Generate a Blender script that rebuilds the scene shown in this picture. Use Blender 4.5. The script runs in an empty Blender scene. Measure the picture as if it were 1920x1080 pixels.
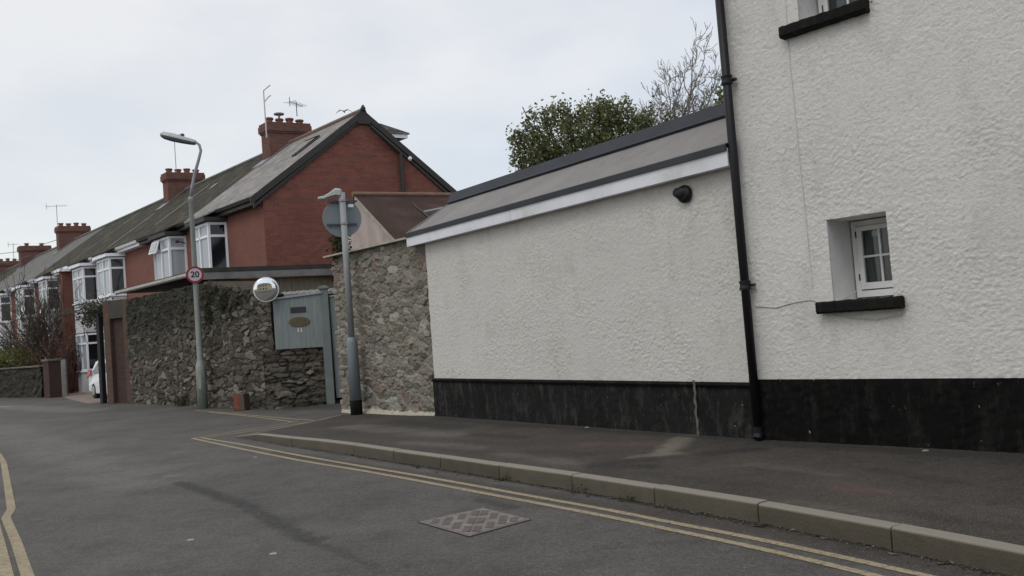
import bpy, bmesh, math, random
import numpy as np
from mathutils import Vector, Matrix

# ------------------------------------------------------------------ camera, sky, sun
scn = bpy.context.scene
col = scn.collection
F = 1550.0; SR = .0768; CR = math.sqrt(1-SR*SR); TP = 69.8/F; cp = 1/math.sqrt(1+TP*TP); sp = TP*cp
R0 = np.array([1, 0, 0.]); U0 = np.array([0, -sp, cp]); FW = np.array([0, cp, sp])
RV = R0*CR-U0*SR; UV = U0*CR+R0*SR; EYE = np.array([0, 0, 1.6])
cam = bpy.data.cameras.new('camera'); camo = bpy.data.objects.new('camera', cam); col.objects.link(camo)
cam.sensor_width = 36; cam.lens = 36*F/1920; cam.clip_start = .05; cam.clip_end = 3000
M = Matrix.Identity(4)
for i in range(3):
    M[i][0] = RV[i]; M[i][1] = UV[i]; M[i][2] = -FW[i]; M[i][3] = EYE[i]
camo.matrix_world = M
scn.camera = camo
scn.view_settings.view_transform = 'Standard'; scn.view_settings.look = 'None'
scn.view_settings.exposure = 0.0; scn.view_settings.gamma = 1; scn.view_settings.use_curve_mapping = False

SUN_EL = math.radians(52); SUN_AZ = math.radians(215)      # azimuth clockwise from +Y: behind the camera, to the left
world = bpy.data.worlds.new("World"); scn.world = world; world.use_nodes = True
wt = world.node_tree; wt.nodes.clear()
def wn(t, **k):
    n = wt.nodes.new(t)
    for a, b in k.items(): setattr(n, a, b)
    return n
wo = wn('ShaderNodeOutputWorld'); wadd = wn('ShaderNodeAddShader')
sky = wn('ShaderNodeTexSky', sky_type='NISHITA', sun_disc=False, sun_elevation=SUN_EL, sun_rotation=SUN_AZ)
bg1 = wn('ShaderNodeBackground'); bg1.inputs[1].default_value = .05
bg2 = wn('ShaderNodeBackground'); bg2.inputs[1].default_value = 1.0
wt.links.new(sky.outputs[0], bg1.inputs[0])
tc = wn('ShaderNodeTexCoord'); mp = wn('ShaderNodeMapping'); mp.inputs['Scale'].default_value = (1.0, 1.0, 2.2)
nz = wn('ShaderNodeTexNoise'); nz.inputs['Scale'].default_value = 2.6; nz.inputs['Detail'].default_value = 5; nz.inputs['Roughness'].default_value = .5
cr = wn('ShaderNodeValToRGB')
cr.color_ramp.elements[0].position = .36; cr.color_ramp.elements[0].color = (.455, .462, .472, 1)
cr.color_ramp.elements[1].position = .66; cr.color_ramp.elements[1].color = (.60, .58, .545, 1)
sx = wn('ShaderNodeSeparateXYZ'); mr = wn('ShaderNodeMapRange')
mr.inputs[1].default_value = 0.0; mr.inputs[2].default_value = 1.0; mr.inputs[3].default_value = 1.0; mr.inputs[4].default_value = 1.7
mrx = wn('ShaderNodeMath', operation='MULTIPLY_ADD'); mrx.inputs[1].default_value = -.34
vm = wn('ShaderNodeVectorMath', operation='SCALE')
wt.links.new(tc.outputs['Generated'], mp.inputs[0]); wt.links.new(mp.outputs[0], nz.inputs[0])
wt.links.new(tc.outputs['Generated'], sx.inputs[0])
wt.links.new(sx.outputs[0], mrx.inputs[0]); wt.links.new(nz.outputs[0], mrx.inputs[2]); wt.links.new(mrx.outputs[0], cr.inputs[0])
wt.links.new(sx.outputs[2], mr.inputs[0]); wt.links.new(cr.outputs[0], vm.inputs[0]); wt.links.new(mr.outputs[0], vm.inputs['Scale'])
wt.links.new(vm.outputs[0], bg2.inputs[0])
wt.links.new(bg1.outputs[0], wadd.inputs[0]); wt.links.new(bg2.outputs[0], wadd.inputs[1]); wt.links.new(wadd.outputs[0], wo.inputs[0])
sl = bpy.data.lights.new('sun', 'SUN'); sl.energy = .7; sl.angle = math.radians(25); sl.color = (1, .96, .9)
so = bpy.data.objects.new('sun', sl); col.objects.link(so)
sd = Vector((math.sin(SUN_AZ)*math.cos(SUN_EL), math.cos(SUN_AZ)*math.cos(SUN_EL), math.sin(SUN_EL)))
so.rotation_euler = sd.to_track_quat('Z', 'Y').to_euler(); so.location = (0, 0, 30)

# ------------------------------------------------------------------ survey helpers: a sight line met with a real plane gives a real point
def ray(x, y): return FW+RV*(x-960)/F+UV*(540-y)/F
def gz(x, y, z=0.):
    d = ray(x, y); return EYE+d*((z-1.6)/d[2])
def pl(x, y, q, n):
    d = ray(x, y); return EYE+d*(np.dot(np.array(q)-EYE, n)/np.dot(d, n))
def dp(x, y, Y):
    d = ray(x, y); return EYE+d*(Y/d[1])
def unit(v): v = np.array(v, float); return v/np.linalg.norm(v)
def hdir(a, b): d = np.array(b, float)-np.array(a, float); d[2] = 0; return unit(d)
def hn(d): return np.array([d[1], -d[0], 0.])       # horizontal normal, to the right of d
V3 = lambda *a: np.array(a, float)
ZU = V3(0, 0, 1)

# ------------------------------------------------------------------ mesh building
WL = {}
def tag(o, label=None, cat=None, group=None, kind=None):
    if label: o['label'] = label
    if cat: o['category'] = cat
    if group: o['group'] = group
    if kind: o['kind'] = kind
    return o
def thing(name, loc, label, cat, group=None, kind=None):
    o = bpy.data.objects.new(name, None); o.empty_display_size = .3
    col.objects.link(o); o.location = Vector(loc); WL[o.name] = np.array(loc, float)
    return tag(o, label, cat, group, kind)
class MB:
    def __init__(s): s.v = []; s.f = []; s.a = {}
    def add(s, pts, faces):
        b = len(s.v); s.v += [tuple(map(float, p)) for p in pts]; s.f += [tuple(i+b for i in f) for f in faces]; return s
    def poly(s, *p): return s.add(p, [tuple(range(len(p)))])
    def box(s, o, a, b, c):          # corner and three edge vectors
        o, a, b, c = map(lambda q: np.array(q, float), (o, a, b, c))
        if np.dot(np.cross(a, b), c) < 0: a, b = b, a
        P = [o, o+a, o+a+b, o+b, o+c, o+a+c, o+a+b+c, o+b+c]
        return s.add(P, [(3, 2, 1, 0), (4, 5, 6, 7), (0, 1, 5, 4), (1, 2, 6, 5), (2, 3, 7, 6), (3, 0, 4, 7)])
    def cbox(s, c, sx, sy, sz, d=(1, 0, 0)):   # centre of base, sizes, heading
        d = unit(d); n = V3(-d[1], d[0], 0); c = np.array(c, float)
        return s.box(c-d*sx/2-n*sy/2, d*sx, n*sy, ZU*sz)
    def prism(s, pts, ext):
        pts = [np.array(p, float) for p in pts]; ext = np.array(ext, float); n = len(pts)
        nn = sum((np.cross(pts[i]-pts[0], pts[(i+1) % n]-pts[0]) for i in range(1, n-1)), np.zeros(3))
        if np.dot(nn, ext) > 0: pts = pts[::-1]
        P = pts+[p+ext for p in pts]
        fs = [tuple(range(n)), tuple(range(2*n-1, n-1, -1))]+[(i, i+n, (i+1) % n+n, (i+1) % n) for i in range(n)]
        return s.add(P, fs)
    def tube(s, path, r, k=8, cap=True):
        path = [np.array(p, float) for p in path]; n = len(path)
        rr = r if hasattr(r, '__len__') else [r]*n
        up = V3(0, 0, 1); P = []; u = None
        for i, p in enumerate(path):
            t = path[min(i+1, n-1)]-path[max(i-1, 0)]; L = np.linalg.norm(t); t = t/L if L > 1e-9 else ZU
            if u is None:
                u = np.cross(t, up if abs(t[2]) < .9 else V3(1, 0, 0))
            else: u = u-t*np.dot(u, t)
            u = u/np.linalg.norm(u); w = np.cross(t, u)
            for j in range(k):
                a = 2*math.pi*j/k; P.append(p+(u*math.cos(a)+w*math.sin(a))*rr[i])
        fs = [(i*k+j, i*k+(j+1) % k, (i+1)*k+(j+1) % k, (i+1)*k+j) for i in range(n-1) for j in range(k)]
        if cap: fs += [tuple(range(k-1, -1, -1)), tuple((n-1)*k+j for j in range(k))]
        return s.add(P, fs)
    def lathe(s, base, prof, k=16, axis=ZU, sx=None):   # prof: (radius, height)
        axis = unit(axis); u = unit(np.cross(axis, V3(1, 0, 0) if abs(axis[0]) < .9 else V3(0, 1, 0))) if sx is None else unit(sx)
        w = np.cross(axis, u); base = np.array(base, float)
        P = [base+axis*h+(u*math.cos(2*math.pi*j/k)+w*math.sin(2*math.pi*j/k))*r for r, h in prof for j in range(k)]
        n = len(prof)
        fs = [(i*k+j, i*k+(j+1) % k, (i+1)*k+(j+1) % k, (i+1)*k+j) for i in range(n-1) for j in range(k)]
        fs += [tuple(range(k-1, -1, -1)), tuple((n-1)*k+j for j in range(k))]
        return s.add(P, fs)
    def grid(s, fn, nu, nv):         # fn(i,j)->point
        P = [fn(i, j) for j in range(nv+1) for i in range(nu+1)]
        return s.add(P, [(j*(nu+1)+i, j*(nu+1)+i+1, (j+1)*(nu+1)+i+1, (j+1)*(nu+1)+i) for j in range(nv) for i in range(nu)])
    def build(s, name, mat, parent=None, label=None, cat=None, group=None, kind=None, smooth=False, bevel=0, attrs=None):
        V = np.array(s.v, float)
        if parent is not None: org = WL[parent.name]
        else: org = V3((V[:, 0].min()+V[:, 0].max())/2, (V[:, 1].min()+V[:, 1].max())/2, V[:, 2].min())
        me = bpy.data.meshes.new(name); me.from_pydata((V-org).tolist(), [], s.f); me.update()
        if attrs:
            for an, av in attrs.items():
                at = me.attributes.new(an, 'FLOAT', 'POINT'); at.data.foreach_set('value', np.asarray(av, np.float32))
        # box-projected UVs in metres
        npol = len(me.polygons); nl = len(me.loops)
        nrm = np.empty(npol*3, np.float32); me.polygons.foreach_get('normal', nrm); nrm = nrm.reshape(-1, 3)
        lv = np.empty(nl, np.int32); me.loops.foreach_get('vertex_index', lv)
        lt = np.empty(npol, np.int32); me.polygons.foreach_get('loop_total', lt)
        fi = np.repeat(np.arange(npol), lt)
        nx, ny, nzz = nrm[:, 0], nrm[:, 1], nrm[:, 2]
        hl = np.sqrt(nx*nx+ny*ny); flat = hl < .05; hl[flat] = 1
        T = np.stack([-ny/hl, nx/hl, np.zeros(npol)], 1); T[flat] = (1, 0, 0)
        B = np.cross(nrm, T); B[flat] = (0, 1, 0)
        W = V[lv]
        uv = np.stack([(W*T[fi]).sum(1), (W*B[fi]).sum(1)], 1).astype(np.float32)
        ul = me.uv_layers.new(name='UVMap'); ul.data.foreach_set('uv', uv.ravel())
        if smooth: me.polygons.foreach_set('use_smooth', [True]*npol)
        me.materials.append(mat)
        o = bpy.data.objects.new(name, me); col.objects.link(o)
        if parent is not None: o.parent = parent; WL[o.name] = org
        else: o.location = org; WL[o.name] = org
        if bevel:
            b = o.modifiers.new('bevel', 'BEVEL'); b.width = bevel; b.segments = 2; b.limit_method = 'ANGLE'
        return tag(o, label, cat, group, kind)

# ------------------------------------------------------------------ numpy noise
def lattice(seed): return np.random.RandomState(seed).rand(256, 256)
def vnoise(x, y, seed=0):
    L = lattice(seed); xi = np.floor(x).astype(int); yi = np.floor(y).astype(int); fx = x-xi; fy = y-yi
    fx = fx*fx*(3-2*fx); fy = fy*fy*(3-2*fy); a = xi % 256; b = yi % 256; a1 = (a+1) % 256; b1 = (b+1) % 256
    return (L[a, b]*(1-fx)+L[a1, b]*fx)*(1-fy)+(L[a, b1]*(1-fx)+L[a1, b1]*fx)*fy
def fbm(x, y, o=4, seed=0):
    s = 0; a = .5; t = 0
    for i in range(o):
        s = s+a*vnoise(x*2**i+i*17.3, y*2**i+i*9.1, seed+i); t += a; a *= .5
    return s/t

# ------------------------------------------------------------------ materials
MATS = {}
class NT:
    def __init__(s, name):
        s.m = bpy.data.materials.new(name); s.m.use_nodes = True; s.t = s.m.node_tree; s.t.nodes.clear()
        s.out = s.n('ShaderNodeOutputMaterial'); s.b = s.n('ShaderNodeBsdfPrincipled'); s.l(s.b.outputs[0], s.out.inputs[0])
        s.uv = s.n('ShaderNodeTexCoord')
    def n(s, t, **k):
        x = s.t.nodes.new(t)
        for a, b in k.items(): setattr(x, a, b)
        return x
    def l(s, a, b): s.t.links.new(a, b)
    def noise(s, sc, det=3, rough=.55, src='UV', stretch=None, dist=0):
        x = s.n('ShaderNodeTexNoise'); x.inputs['Scale'].default_value = sc; x.inputs['Detail'].default_value = det
        x.inputs['Roughness'].default_value = rough; x.inputs['Distortion'].default_value = dist
        v = s.uv.outputs[src] if isinstance(src, str) else src
        if stretch:
            m = s.n('ShaderNodeMapping'); m.inputs['Scale'].default_value = stretch; s.l(v, m.inputs[0]); v = m.outputs[0]
        s.l(v, x.inputs[0]); return x.outputs[0]
    def ramp(s, v, *st):
        r = s.n('ShaderNodeValToRGB'); e = r.color_ramp.elements
        while len(e) < len(st): e.new(.5)
        for i, (p, c) in enumerate(st):
            e[i].position = p; e[i].color = (*(c if hasattr(c, '__len__') else (c, c, c)), 1)
        s.l(v, r.inputs[0]); return r.outputs[0]
    def mix(s, f, a, b, mode='MIX'):
        x = s.n('ShaderNodeMix', data_type='RGBA', blend_type=mode)
        for v, i in ((f, 0), (a, 6), (b, 7)):
            if hasattr(v, 'is_output') or isinstance(v, bpy.types.NodeSocket): s.l(v, x.inputs[i])
            else: x.inputs[i].default_value = v if i == 0 else (*v, 1)
        return x.outputs[2]
    def math(s, op, a, b=None, clamp=False):
        x = s.n('ShaderNodeMath', operation=op, use_clamp=clamp)
        for i, v in enumerate((a, b)):
            if v is None: continue
            if isinstance(v, bpy.types.NodeSocket): s.l(v, x.inputs[i])
            else: x.inputs[i].default_value = v
        return x.outputs[0]
    def col(s, c): 
        if isinstance(c, bpy.types.NodeSocket): s.l(c, s.b.inputs['Base Color'])
        else: s.b.inputs['Base Color'].default_value = (*c, 1)
    def bump(s, h, d=.01, st=1.0):
        x = s.n('ShaderNodeBump'); x.inputs['Strength'].default_value = st; x.inputs['Distance'].default_value = d
        s.l(h, x.inputs['Height']); s.l(x.outputs[0], s.b.inputs['Normal']); return x
    def rough(s, r):
        if isinstance(r, bpy.types.NodeSocket): s.l(r, s.b.inputs['Roughness'])
        else: s.b.inputs['Roughness'].default_value = r
    def attr(s, name): 
        x = s.n('ShaderNodeAttribute', attribute_name=name); return x.outputs['Fac']
    def segmask(s, pos, a, b, r, soft=.6, wob=.0, wsc=3.0):   # 1 inside a capsule on the ground from a to b
        a = Vector(a[:2]).to_3d(); b = Vector(b[:2]).to_3d(); d = b-a; L2 = d.length_squared
        sub = s.n('ShaderNodeVectorMath', operation='SUBTRACT'); s.l(pos, sub.inputs[0]); sub.inputs[1].default_value = a
        fl = s.n('ShaderNodeVectorMath', operation='MULTIPLY'); s.l(sub.outputs[0], fl.inputs[0]); fl.inputs[1].default_value = (1, 1, 0)
        dt = s.n('ShaderNodeVectorMath', operation='DOT_PRODUCT'); s.l(fl.outputs[0], dt.inputs[0]); dt.inputs[1].default_value = d/L2
        t = s.math('ADD', dt.outputs['Value'], 0., clamp=True)
        sc = s.n('ShaderNodeVectorMath', operation='SCALE'); sc.inputs[0].default_value = d; s.l(t, sc.inputs['Scale'])
        df = s.n('ShaderNodeVectorMath', operation='SUBTRACT'); s.l(fl.outputs[0], df.inputs[0]); s.l(sc.outputs[0], df.inputs[1])
        ln = s.n('ShaderNodeVectorMath', operation='LENGTH'); s.l(df.outputs[0], ln.inputs[0])
        dist = ln.outputs['Value']
        if wob:
            nn = s.noise(wsc, 4, .6, src=pos); dist = s.math('ADD', dist, s.math('MULTIPLY', s.math('SUBTRACT', nn, .5), wob))
        m = s.n('ShaderNodeMapRange', interpolation_type='SMOOTHSTEP'); s.l(dist, m.inputs[0])
        m.inputs[1].default_value = r*(1-soft); m.inputs[2].default_value = r*(1+soft); m.inputs[3].default_value = 1; m.inputs[4].default_value = 0
        return m.outputs[0]
def simple(name, c, rough=.6, var=.15, sc=3., metal=0, bump=0, bsc=40, spec=.5, dirt=None, stretch=None):
    if name in MATS: return MATS[name]
    t = NT(name); c = np.array(c); n = t.noise(sc, 4, .6, stretch=stretch)
    cc = t.ramp(n, (.3, tuple(c*(1-var))), (.7, tuple(np.minimum(c*(1+var), 1))))
    if dirt is not None:
        d = t.noise(1.3, 5, .65); cc = t.mix(t.ramp(d, (.5, 0.), (.72, .8)), cc, dirt)
    t.col(cc); t.rough(rough); t.b.inputs['Metallic'].default_value = metal; t.b.inputs['Specular IOR Level'].default_value = spec
    if bump: t.bump(t.noise(bsc, 4, .6), bump)
    MATS[name] = t.m; return t.m
def attr_stone(name, ramp, mortar, moss=None, mossh=None, bump=.012):
    t = NT(name); r = t.attr('rnd'); m = t.attr('mor'); w = t.attr('wet')
    c = t.ramp(r, *ramp)
    n = t.noise(14, 5, .65); c = t.mix(.75, c, t.ramp(n, (.3, .38), (.7, 1.0)), 'MULTIPLY')
    c = t.mix(t.ramp(t.noise(2.2, 5, .65), (.55, 0.), (.72, .75)), c, tuple(np.array(mortar)*.9))
    c = t.mix(t.ramp(t.noise(1.1, 4, .6, stretch=(1, 1.4, 1)), (.60, 0.), (.72, .35)), c, (.15, .085, .06))
    mc = t.mix(.7, mortar, t.ramp(t.noise(30, 3), (.3, .45), (.7, 1.0)), 'MULTIPLY')
    c = t.mix(t.ramp(m, (.25, 0.), (.75, 1.)), c, mc)
    if moss is not None:
        f = t.math('MULTIPLY', w, t.ramp(t.noise(1.9, 5, .7), (.25, .25), (.6, 1.)), clamp=True)
        c = t.mix(f, c, moss)
    t.col(c); t.rough(.9); t.b.inputs['Specular IOR Level'].default_value = .25
    t.bump(t.math('ADD', t.noise(35, 5, .7), t.math('MULTIPLY', t.noise(90, 3), .4)), bump)
    return t.m
def brick_mat(name, c1, c2, mortar, var=.3, stain=(.1, .05, .04)):
    t = NT(name); b = t.n('ShaderNodeTexBrick'); b.offset = .5
    b.inputs['Scale'].default_value = 1; b.inputs['Brick Width'].default_value = .225; b.inputs['Row Height'].default_value = .075
    b.inputs['Mortar Size'].default_value = .006; b.inputs['Mortar Smooth'].default_value = .3; b.inputs['Bias'].default_value = 0
    b.inputs['Color1'].default_value = (*c1, 1); b.inputs['Color2'].default_value = (*c2, 1); b.inputs['Mortar'].default_value = (*mortar, 1)
    t.l(t.uv.outputs['UV'], b.inputs[0])
    c = t.mix(.6, b.outputs[0], t.ramp(t.noise(1.2, 6, .7), (.3, .55), (.7, 1.0)), 'MULTIPLY')
    c = t.mix(t.ramp(t.noise(9, 4, .6, stretch=(1, 3, 1)), (.50, 0.), (.70, .6)), c, stain)
    c = t.mix(t.ramp(t.noise(2.6, 5, .7), (.60, 0.), (.76, .35)), c, tuple(np.minimum(np.array(mortar)*1.2, 1)))
    t.col(c); t.rough(.88); t.bump(t.math('SUBTRACT', t.noise(40, 3), b.outputs[1]), .006)
    return t.m
def slate_mat(name, ca, cb, w=.3, h=.22, lichen=None, lf=.5):
    t = NT(name); b = t.n('ShaderNodeTexBrick'); b.offset = .5
    b.inputs['Scale'].default_value = 1; b.inputs['Brick Width'].default_value = w; b.inputs['Row Height'].default_value = h
    b.inputs['Mortar Size'].default_value = .012; b.inputs['Mortar Smooth'].default_value = .6
    b.inputs['Color1'].default_value = (*ca, 1); b.inputs['Color2'].default_value = (*cb, 1); b.inputs['Mortar'].default_value = (*(np.array(ca)*.35), 1)
    t.l(t.uv.outputs['UV'], b.inputs[0])
    c = t.mix(.7, b.outputs[0], t.ramp(t.noise(1.3, 6, .75), (.34, .45), (.66, 1.05)), 'MULTIPLY')
    c = t.mix(t.ramp(t.noise(5, 4, .7, stretch=(1, .25, 1)), (.52, 0.), (.7, .35)), c, tuple(np.array(ca)*.5))
    if lichen is not None: c = t.mix(t.ramp(t.noise(1.6, 6, .7), (lf-.08, 0.), (lf+.12, .85)), c, lichen)
    t.col(c); t.rough(.85); t.b.inputs['Specular IOR Level'].default_value = .2
    sep = t.n('ShaderNodeSeparateXYZ'); t.l(t.uv.outputs['UV'], sep.inputs[0])
    saw = t.math('FRACT', t.math('DIVIDE', sep.outputs[1], h))
    t.bump(t.math('ADD', t.math('MULTIPLY', saw, -1.), t.math('MULTIPLY', t.noise(20, 3), .5)), .02); return t.m

def asphalt(name, base, warm, stains, holes=0.0, specks=True):
    t = NT(name); pos = t.n('ShaderNodeNewGeometry').outputs['Position']
    fine = t.noise(75, 4, .75, src=pos); mid = t.noise(9, 5, .65, src=pos); big = t.noise(.55, 5, .6, src=pos)
    c = t.ramp(big, (.32, tuple(np.array(base)*.82)), (.68, warm))
    c = t.mix(.8, c, t.ramp(fine, (.3, .42), (.7, 1.15)), 'MULTIPLY')
    c = t.mix(.5, c, t.ramp(mid, (.3, .72), (.7, 1.0)), 'MULTIPLY')
    for (a, b, r, wob, wsc, cc, k) in stains:
        m = t.segmask(pos, a, b, r, .7, wob, wsc); c = t.mix(t.math('MULTIPLY', m, k), c, cc)
    vc_ = t.n('ShaderNodeTexVoronoi'); vc_.inputs['Scale'].default_value = 48; t.l(pos, vc_.inputs[0]); sv = t.n('ShaderNodeSeparateColor'); t.l(vc_.outputs['Color'], sv.inputs[0])
    c = t.mix(.85, c, t.ramp(sv.outputs[0], (0., .66), (.8, 1.0), (1., 1.25)), 'MULTIPLY')
    pt = t.noise(1.6, 6, .75, src=pos); c = t.mix(.8, c, t.ramp(pt, (.36, .66), (.5, 1.), (.66, 1.16)), 'MULTIPLY')
    if specks:
        v = t.n('ShaderNodeTexVoronoi'); v.inputs['Scale'].default_value = 55; t.l(pos, v.inputs[0])
        c = t.mix(t.ramp(v.outputs['Distance'], (.13, .75), (.2, 0.)), c, (.26, .24, .22))
    t.col(c); t.rough(t.ramp(mid, (.3, .72), (.7, .92)))
    t.bump(t.math('ADD', fine, t.math('MULTIPLY', mid, .35)), .006); return t.m

def render_mat(name, c, dirt, k=.5, grime_z=None):
    t = NT(name); pos = t.n('ShaderNodeNewGeometry').outputs['Position']
    n = t.noise(.9, 5, .6, src=pos); cc = t.ramp(n, (.3, tuple(np.array(c)*.93)), (.7, c))
    d = t.noise(2.4, 6, .72, src=pos, stretch=(1, 1, .45)); cc = t.mix(t.ramp(d, (.52, 0.), (.78, k)), cc, dirt)
    fine = t.noise(34, 4, .6, src=pos); cc = t.mix(.5, cc, t.ramp(fine, (.3, .8), (.62, 1.0)), 'MULTIPLY')
    pit = t.attr('pit'); cc = t.mix(t.ramp(pit, (.5, 0.), (.95, .5)), cc, dirt)
    t.col(cc); t.rough(.85); t.b.inputs['Specular IOR Level'].default_value = .3
    t.bump(t.math('ADD', t.noise(46, 4, .6, src=pos), t.math('MULTIPLY', t.noise(110, 2, src=pos), .4)), .008); return t.m

M_WHITE = render_mat('white_roughcast', (.665, .655, .625), (.36, .33, .28), .42)
M_CREAMW = render_mat('offwhite_roughcast', (.61, .595, .56), (.36, .32, .265), .45)
def plinth_mat(name, base, scuff, amt):
    t = NT(name); pos = t.n('ShaderNodeNewGeometry').outputs['Position']
    c = t.ramp(t.noise(2.2, 5, .65, src=pos), (.3, tuple(np.array(base)*.5)), (.7, base))
    s1 = t.noise(7, 6, .75, src=pos, stretch=(1, 1, .3)); c = t.mix(t.ramp(s1, (.5, 0.), (.75, amt)), c, scuff)
    v = t.noise(11, 5, .8, src=pos); c = t.mix(t.ramp(v, (.665, 0.), (.70, .9)), c, (.36, .35, .34))
    t.col(c); t.rough(.9); t.b.inputs['Specular IOR Level'].default_value = .12; t.bump(t.noise(24, 5, .7, src=pos), .012); return t.m
M_PLA = plinth_mat('black_plinth_paint', (.008, .0075, .007), (.034, .032, .030), .7)
M_PLB = plinth_mat('worn_black_plinth_paint', (.020, .0195, .019), (.085, .082, .078), .8)
M_BLACK = simple('black_gloss_paint', (.008, .008, .010), .5, .3, spec=.3)
M_BLACKROUGH = simple('black_rough_paint', (.008, .0075, .007), .85, .4, 9, bump=.01, spec=.2, dirt=(.022, .024, .014))
M_WPAINT = simple('white_window_paint', (.70, .70, .69), .45, .06, 5, dirt=(.5, .48, .45))
M_UPVC = simple('white_upvc', (.78, .80, .84), .35, .05, 5)
M_FASCIA = simple('white_fascia_board', (.68, .69, .73), .5, .06, 2, dirt=(.48, .48, .46))
M_FELT = simple('grey_roof_membrane', (.205, .195, .188), .75, .10, 1.2, bump=.002, dirt=(.15, .145, .14), spec=.25)
M_TRIM = simple('dark_roof_flashing', (.042, .046, .055), .7, .15, 2, spec=.25)
M_SLATE1 = slate_mat('pale_slate', (.25, .238, .23), (.31, .292, .275), lichen=(.36, .335, .30), lf=.6)
M_SLATE2 = slate_mat('mossy_slate', (.030, .027, .018), (.042, .038, .025), lichen=(.095, .09, .055), lf=.56)
M_SLATE3 = slate_mat('grey_slate', (.16, .158, .15), (.20, .195, .18), lichen=(.09, .09, .06), lf=.64)
M_BRICK = brick_mat('red_brick', (.26, .082, .056), (.17, .056, .040), (.21, .12, .10))
M_BRICK2 = brick_mat('smooth_red_brick', (.235, .088, .066), (.21, .078, .058), (.19, .10, .08), stain=(.16, .085, .06))
M_BRICKC = brick_mat('chimney_brick', (.20, .075, .055), (.12, .055, .045), (.16, .12, .10), stain=(.05, .035, .03))
M_POT = simple('terracotta', (.20, .075, .05), .8, .3, 6)
M_BARGE = simple('black_barge_board', (.022, .02, .018), .55, .3)
M_LEAD = simple('lead_sheet', (.16, .17, .19), .5, .2)
M_CONC = simple('kerb_concrete', (.15, .135, .105), .9, .28, 5, bump=.006, bsc=60, dirt=(.075, .08, .045))
M_YEL = NT('worn_yellow_paint')
_p = M_YEL.n('ShaderNodeNewGeometry').outputs['Position']
M_YEL.col(M_YEL.mix(M_YEL.ramp(M_YEL.noise(26, 6, .8, src=_p), (.48, 0.), (.62, .85)), M_YEL.ramp(M_YEL.noise(1.5, 4, src=_p), (.3, (.265, .215, .125)), (.7, (.335, .28, .18))), (.085, .078, .066)))
M_YEL.rough(.8); M_YEL.bump(M_YEL.noise(120, 3, src=_p), .004); M_YEL = M_YEL.m
M_WLINE = simple('worn_white_paint', (.35, .34, .33), .8, .3, 8)
M_SAGE = simple('blue_grey_gate_paint', (.185, .21, .212), .65, .16, 2.5, bump=.003, bsc=20, stretch=(6, .6, 1))
M_SAGE2 = simple('green_grey_post_paint', (.14, .165, .16), .6, .15, 3)
M_GALV = simple('galvanised_steel', (.26, .27, .275), .6, .14, 5, metal=.05)
M_GALV2 = simple('weathered_lamp_column', (.25, .275, .25), .6, .2, 3, dirt=(.14, .16, .11))
M_SIGNB = simple('grey_sign_back', (.17, .20, .215), .55, .08, 2, metal=0)
M_RED = simple('red_sign_border', (.22, .012, .03), .5, .1)
M_SWHITE = simple('sign_face_white', (.48, .42, .46), .5, .05)
M_INK = simple('black_lettering', (.012, .012, .016), .6, .1)
M_ALU = simple('lantern_aluminium', (.34, .36, .36), .45, .1, metal=.2)
M_LENS = simple('dusty_lantern_bowl', (.10, .105, .12), .25, .2)
M_CLAD = simple('olive_metal_cladding', (.19, .17, .115), .7, .18, 2, stretch=(8, .6, 1), dirt=(.10, .09, .06))
M_GFASC = simple('grey_painted_fascia', (.175, .175, .17), .7, .25, 3, dirt=(.07, .07, .06))
M_DFELT = simple('dark_mossy_felt', (.035, .035, .03), .85, .4, 3, bump=.01)
M_GUT = simple('pale_gutter', (.42, .40, .37), .6, .15, 4, dirt=(.2, .2, .17))
M_CORR = simple('brown_corrugated_sheet', (.060, .038, .033), .85, .3, 1.5, dirt=(.038, .028, .024), spec=.2)
M_PINK = simple('stained_pink_render', (.40, .33, .30), .9, .15, 1.5, bump=.006, dirt=(.26, .21, .17), stretch=(1, .5, 1))
M_COPE = simple('pale_coping', (.36, .33, .27), .85, .2, 4)
M_BRASS = simple('bronze_plaque', (.13, .10, .045), .55, .3, 14, metal=.4)
M_RUSTB = simple('dull_orange_brick', (.16, .07, .045), .9, .3, 8)
M_GLITTER = simple('pale_mossy_felt_roof', (.24, .235, .23), .9, .5, 18, dirt=(.08, .08, .07))
M_CURT = simple('net_curtain', (.40, .42, .43), .9, .12, 9, stretch=(14, .3, 1))
M_CARW = simple('white_car_paint', (.68, .70, .72), .25, .04)
M_CARG = simple('lime_car_paint', (.30, .36, .06), .3, .1)
M_TYRE = simple('tyre_rubber', (.015, .015, .016), .85, .3)
M_LAMPR = simple('red_tail_lamp', (.38, .015, .02), .2, .1)
M_CABLE = simple('grey_cable', (.42, .40, .36), .6, .1)
M_WOODP = simple('weathered_pale_post', (.24, .24, .235), .85, .2, 6)
M_BARK = simple('bark', (.075, .063, .05), .9, .35, 12)
M_BARKL = simple('pale_lichen_bark', (.21, .19, .175), .9, .3, 12)
M_DARKWOOD = simple('dark_gate_post', (.012, .012, .013), .7, .3)
def leaf_mat(name, a, b, rough=.45):
    t = NT(name); r = t.attr('lf'); t.col(t.ramp(r, (.0, a), (1., b))); t.rough(rough)
    tl = t.n('ShaderNodeBsdfTranslucent'); mx = t.n('ShaderNodeMixShader'); mx.inputs[0].default_value = .45
    t.l(t.b.inputs['Base Color'].links[0].from_socket, tl.inputs[0]); t.l(t.b.outputs[0], mx.inputs[1]); t.l(tl.outputs[0], mx.inputs[2]); t.l(mx.outputs[0], t.out.inputs[0])
    return t.m
M_LEAF = leaf_mat('evergreen_leaf', (.038, .050, .018), (.25, .265, .115))
M_HEDGE = leaf_mat('hedge_leaf', (.045, .060, .010), (.12, .135, .03), .6)
M_IVY = leaf_mat('climber_leaf', (.035, .045, .02), (.10, .11, .06), .6)
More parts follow.
